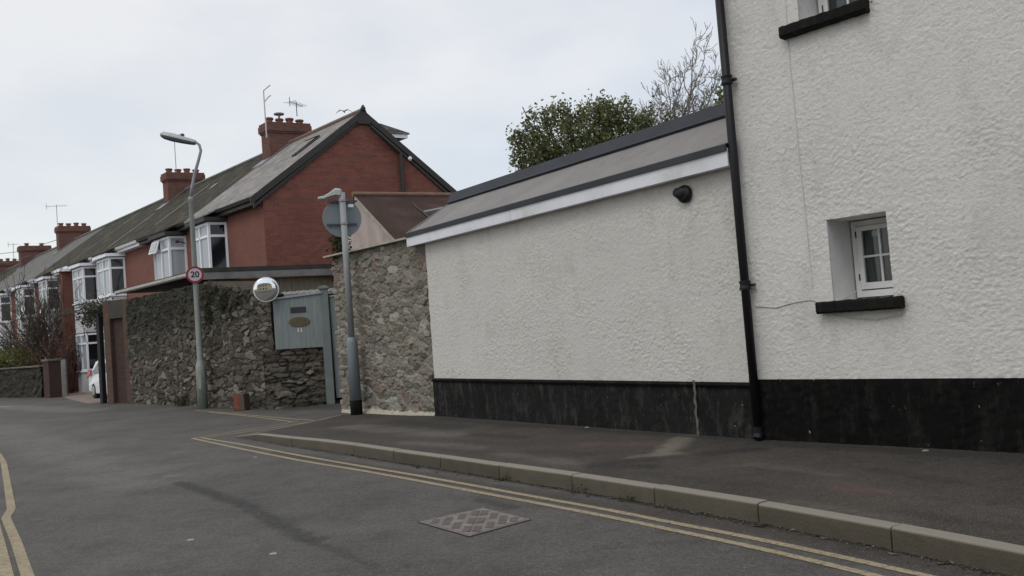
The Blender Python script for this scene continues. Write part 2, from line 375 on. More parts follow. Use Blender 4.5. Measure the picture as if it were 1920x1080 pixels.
M_MOSS = leaf_mat('moss_tuft', (.018, .028, .010), (.05, .065, .02), .8)
M_DRY = leaf_mat('dry_foliage', (.07, .045, .03), (.14, .09, .055), .8)
M_LITTER = leaf_mat('leaf_litter', (.035, .026, .018), (.32, .28, .23), .8)
def glass(name, c=(.012, .014, .017)):
    t = NT(name); t.col(c); t.rough(.04); t.b.inputs['Specular IOR Level'].default_value = .55
    t.bump(t.noise(1.2, 2), .004, .5); return t.m
M_GLASS = glass('dark_window_glass'); M_GLASS2 = glass('sky_toned_window_glass', (.34, .38, .41)); M_GLASS3 = glass('greenish_window_glass', (.055, .068, .07))  # second glass: pale sky reflection put into its base colour
_t = NT('mirror_silver'); _t.col((.86, .88, .88)); _t.rough(.02); _t.b.inputs['Metallic'].default_value = 1; M_MIRROR = _t.m

# ------------------------------------------------------------------ survey: walls, kerb
ZP = .145
wm = gz(1415, 822, ZP); wr = gz(1920, 848, ZP); wl = gz(820, 779, .10)
DH = hdir(wm, wr); NH = hn(DH)              # house front: heading towards the camera's right, outward normal is NH or -NH
if np.dot(NH, EYE-wm) < 0: NH = -NH
DE = hdir(wl, wm); NE = hn(DE)
if np.dot(NE, EYE-wm) < 0: NE = -NE
def he(x, y, off=0): return pl(x, y, wl+NE*off, NE)
def hh(x, y, off=0): return pl(x, y, wm+NH*off, NH)

# ------------------------------------------------------------------ the ground
KT = [(442, 820, .005), (462, 816, .05), (482, 814, .10), (545, 821, .125), (600, 826, .14), (665, 834, .145), (735, 844, .145), (825, 856, .145), (937, 872, .145), (1070, 890, .145), (1228, 914, .145), (1423, 944.5, .145), (1665, 987, .145), (1920, 1036, .145)]
kp = [gz(*a) for a in KT]
d = unit(kp[-1]-kp[-2]); kp.append(kp[-1]+d*1.0); kp.append(kp[-1]+d*1.08); kp.append(kp[-1]+d*1.1)
def arc(P):
    s = [0]
    for i in range(1, len(P)): s.append(s[-1]+np.linalg.norm(P[i]-P[i-1]))
    return np.array(s)
def samp(P, S, s): return np.array([np.interp(s, S, [p[k] for p in P]) for k in range(3)])
KS = arc(kp)
# smooth the kerb line
xs = np.linspace(0, KS[-1], 240); kk = np.array([samp(kp, KS, s) for s in xs])
for _ in range(30): kk[1:-1, :2] = kk[1:-1, :2]*.5+(kk[:-2, :2]+kk[2:, :2])*.25
ksm = [p for p in kk]; KS2 = arc(ksm)
def ktan(s): 
    a = samp(ksm, KS2, max(s-.05, 0)); b = samp(ksm, KS2, min(s+.05, KS2[-1])); return hdir(a, b)
alley = [gz(442, 820, .003), gz(515, 806, .006), gz(590, 790, .012), gz(642, 778, .02)]

ps = lambda x, y, z=0: gz(x, y, z)
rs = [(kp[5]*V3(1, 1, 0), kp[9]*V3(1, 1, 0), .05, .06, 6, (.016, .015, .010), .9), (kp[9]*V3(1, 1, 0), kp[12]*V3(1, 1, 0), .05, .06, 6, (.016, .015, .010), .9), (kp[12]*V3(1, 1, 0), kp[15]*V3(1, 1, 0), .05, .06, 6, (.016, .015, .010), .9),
      (ps(335, 905), ps(470, 950), .09, .16, 5, (.022, .02, .019), .9), (ps(470, 955), ps(590, 1015), .085, .22, 7, (.026, .024, .022), .85),
      (ps(590, 1018), ps(700, 1060), .05, .14, 6, (.03, .028, .026), .6), (ps(900, 938), ps(960, 952), .07, .1, 7, (.025, .024, .023), .7),
      (ps(520, 848), ps(1500, 1008), .13, .14, 5, (.040, .031, .025), .85), (ps(1500, 1008), ps(2100, 1150), .13, .14, 5, (.040, .031, .025), .85), (ps(0, 800), ps(260, 905), .5, .7, 1.2, (.135, .128, .118), .5),
      (ps(0, 762), ps(170, 770), .5, .5, 1.2, (.17, .165, .155), .5), (ps(310, 893), ps(330, 891), .04, .03, 9, (.22, .2, .17), .7),
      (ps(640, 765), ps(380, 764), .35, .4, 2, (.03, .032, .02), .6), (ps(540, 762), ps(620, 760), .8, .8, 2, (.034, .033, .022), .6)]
M_ROAD = asphalt('road_asphalt', (.094, .089, .081), (.122, .115, .103), rs)
pv = [(ps(x0, y0, ZP), ps(x1, y1, ZP), r_, .4, 2.2, c_, k_) for x0, y0, x1, y1, r_, c_, k_ in (
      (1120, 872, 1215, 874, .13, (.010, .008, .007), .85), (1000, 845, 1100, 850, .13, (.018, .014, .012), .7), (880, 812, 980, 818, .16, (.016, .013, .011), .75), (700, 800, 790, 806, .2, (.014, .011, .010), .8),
      (760, 828, 900, 838, .14, (.11, .092, .078), .55), (940, 850, 1080, 868, .12, (.105, .088, .075), .55), (1420, 870, 1560, 890, .12, (.10, .086, .072), .45), (1480, 940, 1700, 975, .10, (.10, .085, .070), .4),
      (1640, 880, 1800, 905, .10, (.018, .014, .012), .6), (1700, 960, 1880, 985, .08, (.020, .014, .012), .5), (1390, 905, 1480, 915, .08, (.02, .015, .013), .5), (1200, 884, 1330, 900, .07, (.02, .016, .013), .5))]+[(ps(1290, 815, ZP), ps(1240, 850, ZP), .13, .25, 4, (.16, .15, .11), .75), (ps(1270, 850, ZP), ps(1190, 855, ZP), .08, .2, 5, (.14, .125, .10), .5),
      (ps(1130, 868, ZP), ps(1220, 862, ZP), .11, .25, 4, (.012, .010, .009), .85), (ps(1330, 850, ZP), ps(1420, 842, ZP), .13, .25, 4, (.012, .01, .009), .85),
      (ps(1100, 832, ZP), ps(1215, 830, ZP), .16, .35, 3, (.085, .040, .038), .8), (ps(1580, 915, ZP), ps(1650, 920, ZP), .08, .2, 4, (.085, .038, .038), .8),
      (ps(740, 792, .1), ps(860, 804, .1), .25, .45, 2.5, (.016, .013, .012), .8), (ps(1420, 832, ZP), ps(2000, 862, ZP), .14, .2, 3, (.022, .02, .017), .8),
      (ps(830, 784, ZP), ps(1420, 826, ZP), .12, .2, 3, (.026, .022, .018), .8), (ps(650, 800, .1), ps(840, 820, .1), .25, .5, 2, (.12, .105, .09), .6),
      (ps(1570, 905, ZP), ps(1900, 960, ZP), .10, .6, 2, (.065, .048, .04), .5)]
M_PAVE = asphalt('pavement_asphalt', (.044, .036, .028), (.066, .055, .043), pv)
road = MB().grid(lambda i, j: V3(-400+i*20, -60+j*20, 0), 40, 40).build('road', M_ROAD, kind='structure')

# pavement: lofted between the kerb's back edge and the foot of the walls
wallfoot = [alley[-1], he(700, 776), he(760, 777.5), wl.copy(), wm.copy(), wr.copy(), wr+DH*3.2]
wallfoot[1][2] = .03; wallfoot[2][2] = .06
WF = arc(wallfoot)
m = MB(); NP_, NQ = 140, 22
def pave(i, j):
    u = i/NP_; 
    s = .12+u*(KS2[-1]-.12); a = samp(ksm, KS2, s); t = ktan(s); n = hn(t); n = n if np.dot(n, wm-a) > 0 else -n
    if u < .10: w = .12*u/.10
    else: w = .12
    a = a+n*w; a[2] -= .004
    b = samp(wallfoot, WF, WF[-1]*(u**.92)) if u > 0 else wallfoot[0]
    if i == 0: a = alley[0]+(alley[1]-alley[0])*.0; p = samp(alley, arc(alley), arc(alley)[-1]*j/NQ); return p
    p = a+(b-a)*(j/NQ); p[2] += .012*(fbm(np.array(p[0]*1.3), np.array(p[1]*1.3), 3, 5)-.5)*min(1, j/3.)*(min(1, (NQ-j)/2.)); return p
m.grid(pave, NP_, NQ)
V = np.array(m.v)
m.f = [f if np.cross(V[f[1]]-V[f[0]], V[f[2]]-V[f[0]])[2] > 0 else f[::-1] for f in m.f]
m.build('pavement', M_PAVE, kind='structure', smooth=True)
# kerb stones with rounded arris and open joints
M_K = NT('kerb_stone'); _p = M_K.n('ShaderNodeNewGeometry').outputs['Position']
_c = M_K.ramp(M_K.attr('rnd'), (0., (.085, .076, .056)), (.5, (.135, .114, .082)), (1., (.098, .094, .072)))
_c = M_K.mix(.7, _c, M_K.ramp(M_K.noise(6, 6, .7, src=_p), (.3, .5), (.7, 1.)), 'MULTIPLY')
_c = M_K.mix(M_K.ramp(M_K.noise(3, 5, .7, src=_p), (.42, 0.), (.62, .85)), _c, (.072, .065, .045))
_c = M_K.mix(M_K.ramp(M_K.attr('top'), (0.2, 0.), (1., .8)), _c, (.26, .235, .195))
M_K.col(_c); M_K.rough(.9); M_K.bump(M_K.noise(60, 5, .7, src=_p), .008); M_K = M_K.m
joints = [0.06]
for a in ((545, 821, .125), (665, 834, .145), (735, 844, .145), (825, 856, .145), (937, 872, .145), (1070, 890, .145), (1228, 914, .145), (1423, 944.5, .145), (1665, 987, .145)):
    q = gz(*a); joints.append(xs[int(np.argmin([np.linalg.norm((p-q)[:2]) for p in ksm]))]/xs[-1]*KS2[-1])
joints += [joints[-1]+1.07, joints[-1]+2.14, KS2[-1]]
kb = MB(); rn = []; tp = []; rng = np.random.RandomState(4)
prof = [(0, -.05), (0, .60), (.002, .90), (.010, .972), (.025, 1.0), (.122, 1.0), (.122, -.05)]
for a, b in zip(joints[:-1], joints[1:]):
    g = .006; ns = max(2, int((b-a)/.12)); rv = rng.rand(); dzz = rng.uniform(-.004, .004); base = len(kb.v); rings = []
    for i in range(ns+1):
        s = a+g+(b-a-2*g)*i/ns; p = samp(ksm, KS2, s); n = hn(ktan(s)); n = n if np.dot(n, wm-p) > 0 else -n; h = max(p[2], .008)+dzz*(p[2]/.145)
        for (o, hz) in prof:
            q = V3(p[0], p[1], 0)+n*o; q[2] = h*hz if hz > 0 else -.05
            q[:2] += rng.uniform(-.0015, .0015, 2)
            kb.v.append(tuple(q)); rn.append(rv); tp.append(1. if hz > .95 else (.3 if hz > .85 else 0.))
    k = len(prof)
    for i in range(ns):
        for j in range(k-1): kb.f.append((base+i*k+j, base+i*k+j+1, base+(i+1)*k+j+1, base+(i+1)*k+j)[::-1])
    kb.f.append(tuple(base+j for j in range(k))[::-1]); kb.f.append(tuple(base+ns*k+j for j in range(k)))
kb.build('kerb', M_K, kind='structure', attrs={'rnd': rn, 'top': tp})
# flush edging that turns into the side lane
m = MB()
for i in range(len(alley)-1):
    a, b = alley[i], alley[i+1]; n = hn(hdir(a, b))*.06; z = ZU*.006
    m.poly(a-n+z, b-n+z, b+n+z, a+n+z)
V = np.array(m.v); m.f = [f if np.cross(V[f[1]]-V[f[0]], V[f[2]]-V[f[0]])[2] > 0 else f[::-1] for f in m.f]
m.build('dropped_kerb', M_CONC, kind='structure')

# painted lines, children of the road
def ribbon(m, px, w, z=.004, sub=6):
    P = [gz(x, y, 0) for x, y in px]; S = arc(P); n = max(2, int(S[-1]/.15)); Q = [samp(P, S, S[-1]*i/n) for i in range(n+1)]
    if sub:
        Q = np.array(Q)
        for _ in range(sub): Q[1:-1] = Q[1:-1]*.5+(Q[:-2]+Q[2:])*.25
    L = []; R = []
    for i in range(len(Q)):
        t = hdir(Q[max(i-1, 0)], Q[min(i+1, len(Q)-1)]); nn = hn(t)*w/2
        L.append(Q[i]-nn+ZU*z); R.append(Q[i]+nn+ZU*z)
    for i in range(len(Q)-1): m.poly(L[i], R[i], R[i+1], L[i+1])
def fixup(m):
    V = np.array(m.v); m.f = [f if np.cross(V[f[1]]-V[f[0]], V[f[2]]-V[f[0]])[2] > 0 else f[::-1] for f in m.f]; return m
def yl(px, w=.07, z=.004, sub=6):
    m = MB(); ribbon(m, px, w, z, sub); fixup(m); return m.build('yellow_line', M_YEL, road)
yl([(376, 821), (450, 833), (565, 855), (680, 875), (780, 891.5), (900, 913), (1030, 937), (1155, 959), (1245, 978), (1370, 1001), (1500, 1028), (1736, 1080), (1950, 1130)])
yl([(360, 822), (440, 839.5), (565, 864.5), (680, 883), (780, 901), (900, 924), (1030, 948), (1155, 972), (1245, 991), (1370, 1017), (1500, 1046), (1640, 1080), (1850, 1133)])
yl([(362, 822), (450, 808), (540, 794), (560, 790)], .07, .0055, 2)
yl([(385, 821), (470, 809), (540, 798), (592, 789.5)], .07, .0055, 2)
yl([(364, 769.5), (450, 777), (540, 785.5), (590, 789)], .07, .007, 2)
yl([(392, 773.5), (450, 779), (500, 785), (548, 791.5)], .07, .007, 2)
yl([(-4, 850), (7, 868), (21.5, 955), (11, 971), (31, 1018), (51, 1078), (75, 1140)], .085, .004, 0)
yl([(-30, 915), (-14, 962), (-8, 990), (2, 1030), (13, 1079), (30, 1150)], .085, .004, 0)
m = MB(); ribbon(m, [(-20, 764), (22, 762)], .12); fixup(m).build('white_line', M_WLINE, road)

# access cover in the road
mc = [gz(*p, 0) for p in ((785, 980), (905, 953.5), (995, 975), (880, 1007))]
M_IRON = simple('worn_iron_cover', (.185, .162, .15), .85, .25, 9, metal=.0, spec=.2, bump=.003)
M_IRON2 = simple('iron_recess', (.09, .08, .076), .85, .25, 10)
M_TARJ = simple('tar_joint', (.014, .013, .013), .6, .2)
cen = sum(mc)/4; ac = thing('access_cover', V3(cen[0], cen[1], 0), 'worn iron access cover with two triangular lids in the road beside the yellow lines', 'manhole cover')
big = [cen+(p-cen)*1.03 for p in mc]
fixup(MB().poly(*[p+ZU*.003 for p in big])).build('tar_joint', M_TARJ, ac)
fixup(MB().poly(*[p+ZU*.0065 for p in mc])).build('frame', M_IRON, ac)
for tri in ((0, 1, 3), (1, 2, 3)):
    P = [mc[i] for i in tri]; c = sum(P)/3; P = [c+(p-c)*.90 for p in P]
    lid = fixup(MB().poly(*[p+ZU*.0095 for p in P])).build('lid', M_IRON2 if 0 else M_IRON, ac)
    # sunk dark pockets in rows parallel to the central seam
    e = P[2]-P[1] if tri[0] == 0 else P[2]-P[0]; b0 = P[1] if tri[0] == 0 else P[0]; apex = P[0] if tri[0] == 0 else P[1]
    m = MB()
    for r in range(4):
        f = (r+.25)/4.4; s0 = b0+(apex-b0)*f; s1 = b0+e+(apex-b0-e)*f; L = np.linalg.norm(s1-s0); 
        nseg = max(1, int(L/.26)); dd = (s1-s0)/nseg; w = (apex-(b0+e/2)); w = w/np.linalg.norm(w)*.036
        for q in range(nseg):
            a = s0+dd*(q+.18); b = s0+dd*(q+.82)
            m.poly(a-w*.9+ZU*.0125, b-w*.9+ZU*.0125, b+w*.9+ZU*.0125, a+w*.9+ZU*.0125)
    if m.f: fixup(m).build('pocket', M_IRON2, ac)

# ------------------------------------------------------------------ wall surfaces in relief
def rough_wall(m_attr, o, dx, nrm, xs_, zs_, amp, holes, sc=1., seed=1, slope=None):
    nx, nz_ = len(xs_), len(zs_)
    X, Z = np.meshgrid(xs_, zs_)
    if slope is not None: ZZ = Z*slope(X)
    else: ZZ = Z
    wx = X+.02*fbm(X*9, Z*9, 2, 40); wz = Z+.02*fbm(X*9+7, Z*9, 2, 41)
    a = fbm(wx*16*sc, wz*24*sc, 3, seed); b = 1-np.abs(2*vnoise(wx*26*sc, wz*34*sc, seed+9)-1); c = fbm(X*1.1, Z*1.1, 3, seed+20)
    h = (a-.5)*1.1+(b-.5)*.55
    rr = .62*vnoise(wx*30*sc, wz*50*sc, seed+31)+.38*vnoise(wx*62*sc, wz*90*sc, seed+33); dab = np.clip((rr-.50)/.16, 0, 1); dab = dab*dab*(3-2*dab)
    zone = .35+1.0*np.clip((fbm(X*1.7, Z*1.7, 3, seed+50)-.35)*3, 0, 1)
    disp = amp*(.50*h+.68*dab*zone)+.02*(c-.5)
    pit = np.clip(.45-h*.9, 0, 1)
    m = MB(); n = np.array(nrm); o = np.array(o, float)
    P = o[None, None, :]+X[..., None]*dx+ZZ[..., None]*ZU+disp[..., None]*n
    # keep the rims of openings flat
    m.v = [tuple(p) for p in P.reshape(-1, 3)]
    flip = np.dot(np.cross(dx, ZU), n) < 0
    for j in range(nz_-1):
        zc = (zs_[j]+zs_[j+1])/2
        for i in range(nx-1):
            xc = (xs_[i]+xs_[i+1])/2
            if any(h[0] < xc < h[1] and h[2] < zc < h[3] for h in holes): continue
            f = (j*nx+i, j*nx+i+1, (j+1)*nx+i+1, (j+1)*nx+i); m.f.append(f[::-1] if flip else f)
    return m, pit.ravel()
def cuts(lo, hi, step, keys):
    ks = sorted([lo, hi]+[k for k in keys if lo < k < hi]); out = []
    for a, b in zip(ks[:-1], ks[1:]): out += list(np.linspace(a, b, max(2, int((b-a)/step)+1))[:-1])
    return np.array(out+[hi])

# ------------------------------------------------------------------ WHITE HOUSE on the right
hb = V3(wm[0], wm[1], ZP)+NH*.0
house = thing('white_house', hb, 'white roughcast house with black plinth, black downpipe and small deep windows', 'house')
WR = hdir(wm, wr)
def hx(p): return float(np.dot(np.array(p)-hb, DH))      # distance along the front
pz = .80; ztop = 6.1; HL = 6.3
w1 = (hx(hh(1560, 560)), hx(hh(1668, 540)), hh(1600, 560)[2]+.02, hh(1662, 402)[2])
lw = dict(x0=hx(hh(1565, 560)), x1=hx(hh(1677, 545)), z0=1.60, z1=2.43)
uw = dict(x0=hx(hh(1502, 55)), x1=hx(hh(1622, 25)), z0=4.52, z1=5.35)
xs1 = cuts(.07, HL, .014, [lw['x0'], lw['x1'], uw['x0'], uw['x1']]); zs1 = cuts(pz, ztop, .014, [lw['z0'], lw['z1'], uw['z0'], uw['z1']])
xs1 = np.concatenate([xs1[xs1 < 3.3], np.linspace(3.3, HL, 60)])
m, pit = rough_wall(None, V3(hb[0], hb[1], 0)+NH*.02, DH, NH, xs1, zs1, .0088, [(w['x0'], w['x1'], w['z0'], w['z1']) for w in (lw, uw)], 2.1)
m.build('wall', M_WHITE, house, smooth=True, attrs={'pit': pit})
HB = V3(hb[0], hb[1], 0)
# body of the house behind the front skin: a thick shell with real openings
mb = MB(); DEPW = .72
def shell(m, x0, x1, z0, z1): m.box(HB+DH*x0+ZU*z0-NH*DEPW, DH*(x1-x0), ZU*(z1-z0), NH*(DEPW-.0))
xa, xb, xc, xd = -.02, lw['x0'], lw['x1'], HL
mw = MB()
sh = .012
shell(mw, .075, min(uw['x0'], lw['x0'])-sh, pz+.01, ztop)
shell(mw, max(uw['x1'], lw['x1'])+sh, HL-.01, pz+.01, ztop)
xA, xB = min(uw['x0'], lw['x0'])-sh, max(uw['x1'], lw['x1'])+sh
shell(mw, xA, xB, pz+.01, lw['z0']-.003); shell(mw, xA, xB, lw['z1']+.003, uw['z0']-.003); shell(mw, xA, xB, uw['z1']+.003, ztop)
for w in (lw, uw):
    shell(mw, xA, w['x0']-.002, w['z0']-.003, w['z1']+.003); shell(mw, w['x1']+.002, xB, w['z0']-.003, w['z1']+.003)
mw.box(HB-NH*6+DH*.075+ZU*.0, DH*(HL), NH*.3, ZU*ztop)                                        # back
mw.box(HB-NH*5.7+DH*.075, DH*.3, NH*(5.7-DEPW-.001), ZU*ztop)                                  # left end
mw.box(HB-NH*5.7+DH*(HL-.315), DH*.3, NH*(5.7-DEPW-.001), ZU*ztop)
mw.build('masonry', simple('white_masonry_paint', (.66, .66, .65), .8, .06, 3, bump=.01, bsc=18, dirt=(.42, .41, .43)), house)
# roof
er = HB+ZU*ztop; m = MB()
m.prism([er+NH*.35-DH*.25-ZU*.05, er-NH*3+ZU*2.6-DH*.25, er-NH*6.35-DH*.25-ZU*.05, er-NH*6.35-DH*.25-ZU*.2, er-NH*3+ZU*2.4-DH*.25, er+NH*.35-DH*.25-ZU*.2], DH*(HL+.5))
m.build('roof', M_SLATE3, house)
# plinth
m, pit = rough_wall(None, HB+NH*.05, DH, NH, np.concatenate([cuts(.06, 3.3, .03, []), np.linspace(3.35, HL, 40)]), cuts(-.1, pz, .03, []), .022, [], 1., 9)
m.build('plinth', M_PLA, house, smooth=True, attrs={'pit': pit})
m = MB(); a = HB+DH*.06+ZU*(pz-.012)
m.box(a-NH*.05, DH*(HL+.03), NH*.088, ZU*.012); m.box(HB+DH*.06-ZU*.1, DH*.02, NH*.038, ZU*(pz+.08)); m.build('plinth_ledge', M_PLA, house)

def casement(parent, x0, x1, z0, z1, O, D, N, inset, cols=2, rows=2, M_=M_WPAINT, Gm=M_GLASS3):
    o = lambda x, z, dpt: O+D*x+ZU*z+N*dpt
    y0 = -inset
    fr = MB(); fw = .055
    fr.box(o(x0, z0, y0-.06), D*fw, ZU*(z1-z0), N*.06); fr.box(o(x1-fw, z0, y0-.06), D*fw, ZU*(z1-z0), N*.06)
    fr.box(o(x0+fw, z1-fw, y0-.06), D*(x1-x0-2*fw), ZU*fw, N*.06); fr.box(o(x0+fw, z0, y0-.06), D*(x1-x0-2*fw), ZU*.07, N*.06)
    win = fr.build('window', M_, parent, bevel=.004); WL[win.name] = WL[parent.name]
    sa = MB(); a0, a1, b0, b1 = x0+fw+.004, x1-fw-.004, z0+.082, z1-fw-.004; s = .05; q = y0-.035
    sa.box(o(a0, b0, q), D*s, ZU*(b1-b0), N*.045); sa.box(o(a1-s, b0, q), D*s, ZU*(b1-b0), N*.045)
    sa.box(o(a0+s, b0, q), D*(a1-a0-2*s), ZU*.07, N*.045); sa.box(o(a0+s, b1-s, q), D*(a1-a0-2*s), ZU*s, N*.045)
    for i in range(1, cols):
        xx = a0+s+(a1-a0-2*s)*i/cols; sa.box(o(xx-.011, b0+.07, q+.004), D*.022, ZU*(b1-b0-.07-s), N*.034)
    for i in range(1, rows):
        zz = b0+.07+(b1-b0-.07-s)*i/rows; sa.box(o(a0+s, zz-.011, q+.006), D*(a1-a0-2*s), ZU*.022, N*.03)
    sa.build('sash', M_, win, bevel=.003)
    MB().box(o(a0+.02, b0+.03, q+.006), D*(a1-a0-.04), ZU*(b1-b0-.05), N*.006).build('pane', Gm, win)
    # net curtain in folds behind the glass
    c = MB(); nn = 60
    c.grid(lambda i, j: o(a0+(a1-a0)*i/nn, b0+(b1-b0)*j, q-.07+.018*math.sin(i*1.3)+.01*math.sin(i*.45)), nn, 1); 
    c.build('curtain', M_CURT, win)
    for zz in (.22, .78): MB().box(o(x0+fw-.012, z0+(z1-z0)*zz, y0), D*.014, ZU*.07, N*.008).build('hinge', M_BARGE, win)
    return win
def pane_glass():
    t = NT('clear_window_glass'); t.t.nodes.remove(t.b)
    g = t.n('ShaderNodeBsdfGlass'); g.inputs['IOR'].default_value = 1.45; g.inputs['Color'].default_value = (.75, .8, .8, 1); g.inputs['Roughness'].default_value = .0
    tr = t.n('ShaderNodeBsdfTransparent'); tr.inputs[0].default_value = (.72, .76, .76, 1); gl = t.n('ShaderNodeBsdfGlossy'); gl.inputs['Roughness'].default_value = .03
    fz = t.n('ShaderNodeFresnel'); fz.inputs[0].default_value = 1.5; mx = t.n('ShaderNodeMixShader')
    t.l(fz.outputs[0], mx.inputs[0]); t.l(tr.outputs[0], mx.inputs[1]); t.l(gl.outputs[0], mx.inputs[2]); t.l(mx.outputs[0], t.out.inputs[0]); return t.m
M_CLEAR = pane_glass()
w_l = casement(house, lw['x0']+.012, lw['x1']-.012, lw['z0']+.01, lw['z1']-.01, HB, DH, NH, .50, Gm=M_CLEAR); w_l['label'] = 'small lower four-pane casement deep in the wall'
w_u = casement(house, uw['x0']+.012, uw['x1']-.012, uw['z0']+.01, uw['z1']-.01, HB, DH, NH, .42, Gm=M_CLEAR); w_u['label'] = 'upper casement window cut by the top of the photo'
MB().box(HB+DH*(lw['x0']+.2)+ZU*(lw['z1']-.19)-NH*.555, DH*.10, ZU*.06, NH*.004).build('sticker', M_WPAINT, house)
def sill(x0, x1, zt, h, out, tilt=0):
    m = MB(); n = 26
    for k in range(1): pass
    prof = [(-.02, 0), (out-.015, -.006), (out, -.02), (out, -h+.02), (out-.02, -h), (-.02, -h)]
    rg = np.random.RandomState(int(zt*10)); P = []
    for i in range(n+1):
        x = x0+(x1-x0)*i/n
        for (a, b) in prof: P.append(HB+DH*x+NH*(a+.02+(rg.uniform(-.004, .004) if a > 0 else 0))+ZU*(zt+b+rg.uniform(-.004, .004)+tilt*(i/n-.5)))
    k = len(prof); fs = [(i*k+j, i*k+(j+1) % k, (i+1)*k+(j+1) % k, (i+1)*k+j) for i in range(n) for j in range(k)]+[tuple(range(k-1, -1, -1)), tuple(n*k+j for j in range(k))]
    V = np.array(P); f = fs[0]
    if np.dot(np.cross(V[fs[1][1]]-V[fs[1][0]], V[fs[1][2]]-V[fs[1][0]]), NH) < 0: fs = [f[::-1] for f in fs]
    m.add(P, fs); return m
sx0, sx1 = hx(hh(1541, 570)), hx(hh(1698, 560))
sill(sx0, sx1, 1.60, .125, .13).build('sill', M_BLACKROUGH, house)
sill(hx(hh(1473, 75)), hx(hh(1634, 30)), 4.515, .125, .12).build('sill', M_BLACKROUGH, house)
# inner slope of the sills
for w in (lw, uw): MB().box(HB+DH*(w['x0']+.001)+ZU*(w['z0']-.03)-NH*.70, DH*(w['x1']-w['x0']-.002), NH*.70, ZU*.028).build('inner_sill', M_WPAINT, house)
# downpipe
dpx = .125; R_ = .048
pb = HB+DH*dpx+NH*.125
m = MB().tube([pb+ZU*.16, pb+ZU*ztop], R_, 16)
dpipe = m.build('downpipe', M_BLACK, house, smooth=True); WL[dpipe.name] = WL[house.name]
for zc in (hh(1410, 535)[2], hh(1370, 155)[2]):
    MB().lathe(pb+ZU*(zc-.05), [(R_+.001, 0), (R_+.016, .006), (R_+.016, .03), (R_+.008, .045), (R_+.008, .075), (R_+.016, .08), (R_+.016, .10), (R_+.001, .106)], 16).build('collar', M_BLACK, dpipe)
    MB().box(pb+DH*-.085+ZU*(zc-.012)-NH*.075, DH*.17, NH*.03, ZU*.03).lathe(pb+DH*.075+ZU*zc-NH*.05, [(.016, 0), (.016, .035), (.006, .04)], 10, NH).build('bracket', M_BLACK, dpipe)
MB().tube([pb+ZU*.30, pb+ZU*.22, pb+NH*.03+ZU*.17], [R_+.004]*3, 12).build('shoe', M_BLACK, dpipe)
# thin cable clipped along the wall
def cable(px, off, r=.006, base=hh):
    P = [base(x, y, off) for x, y in px]; S = arc(P); n = 50; Q = np.array([samp(P, S, S[-1]*i/n) for i in range(n+1)])
    for _ in range(4): Q[1:-1] = Q[1:-1]*.5+(Q[:-2]+Q[2:])*.25
    return MB().tube(list(Q), r, 6)
cable([(1416, 574), (1455, 577), (1490, 567), (1520, 562), (1545, 570)], .03).build('cable', M_CABLE, house)
cable([(1545, 573), (1580, 561), (1608, 545)], .06, .005).build('cable', M_CABLE, house)
cable([(1560, 590), (1600, 596), (1640, 598), (1690, 590), (1702, 570), (1694, 551), (1676, 551)], .05, .004).build('cable', M_CABLE, house)
cable([(1472, 0), (1478, 95), (1489, 200), (1500, 320), (1512, 430), (1522, 540)], .030, .006).build('cable', simple('painted_cable', (.62, .60, .55), .7, .08), house)
cable([(1636, 3), (1612, 8), (1601, 14), (1598, 20)], .02, .006).build('cable', M_TRIM, house)

# ------------------------------------------------------------------ WHITE EXTENSION
eb = V3(wl[0], wl[1], 0); ELn = np.linalg.norm((wm-wl)[:2])+.12
ext = thing('garden_extension', V3(wl[0], wl[1], .1), 'low white roughcast extension with grey membrane roof, white fascia and scuffed black plinth', 'extension')
zpl = (he(815, 715)[2]+he(1400, 709)[2])/2; zfb = (he(775, 456)[2]+he(1375, 326)[2])/2
m, pit = rough_wall(None, eb+NE*.0, DE, NE, cuts(0, ELn-.03, .015, []), cuts(zpl, zfb+.1, .015, []), .0095, [], 1.8, 3)
m.build('wall', M_CREAMW, ext, smooth=True, attrs={'pit': pit})
m = MB(); m.box(eb-NE*.35+ZU*zpl, DE*(ELn-.06), NE*.33, ZU*(zfb+.08-zpl)); m.box(eb-NE*3.5, DE*(ELn-.06), NE*.3, ZU*3.19); m.box(eb-NE*3.2+DE*.0, DE*.3, NE*2.84, ZU*(zfb-.1)); m.build('masonry', M_CREAMW, ext)
m, pit = rough_wall(None, eb+NE*.035, DE, NE, cuts(-.01, ELn-.03, .03, []), cuts(-.15, zpl-.04, .03, []), .012, [], .7, 5)
m.build('plinth', M_PLB, ext, smooth=True, attrs={'pit': pit})
# worn concrete drip ledge above the plinth
led = MB(); led.prism([eb+ZU*(zpl-.05)-NE*.05, eb+ZU*(zpl-.05)+NE*.06, eb+ZU*(zpl-.02)+NE*.075, eb+ZU*(zpl+.006)+NE*.03, eb+ZU*(zpl+.006)-NE*.05], DE*(ELn-.07)); led.build('plinth_ledge', M_PLA, ext)
sm = he(1303, 715, .055)
m = MB(); rg = random.Random(3); zz = np.linspace(.12, zpl+.03, 14); xs_ = [rg.uniform(-.012, .012) for _ in zz]
for i in range(13):
    wA = .012+.010*math.sin(i*1.8)**2; wB = .012+.010*math.sin((i+1)*1.8)**2; a = V3(sm[0], sm[1], 0)
    m.poly(a+DE*(xs_[i]-wA)+ZU*zz[i]+NE*.024, a+DE*(xs_[i]+wA)+ZU*zz[i]+NE*.024, a+DE*(xs_[i+1]+wB)+ZU*zz[i+1]+NE*.024, a+DE*(xs_[i+1]-wB)+ZU*zz[i+1]+NE*.024)
m.build('lime_streak', simple('lime_streak', (.10, .097, .09), .9, .4, 12), ext)
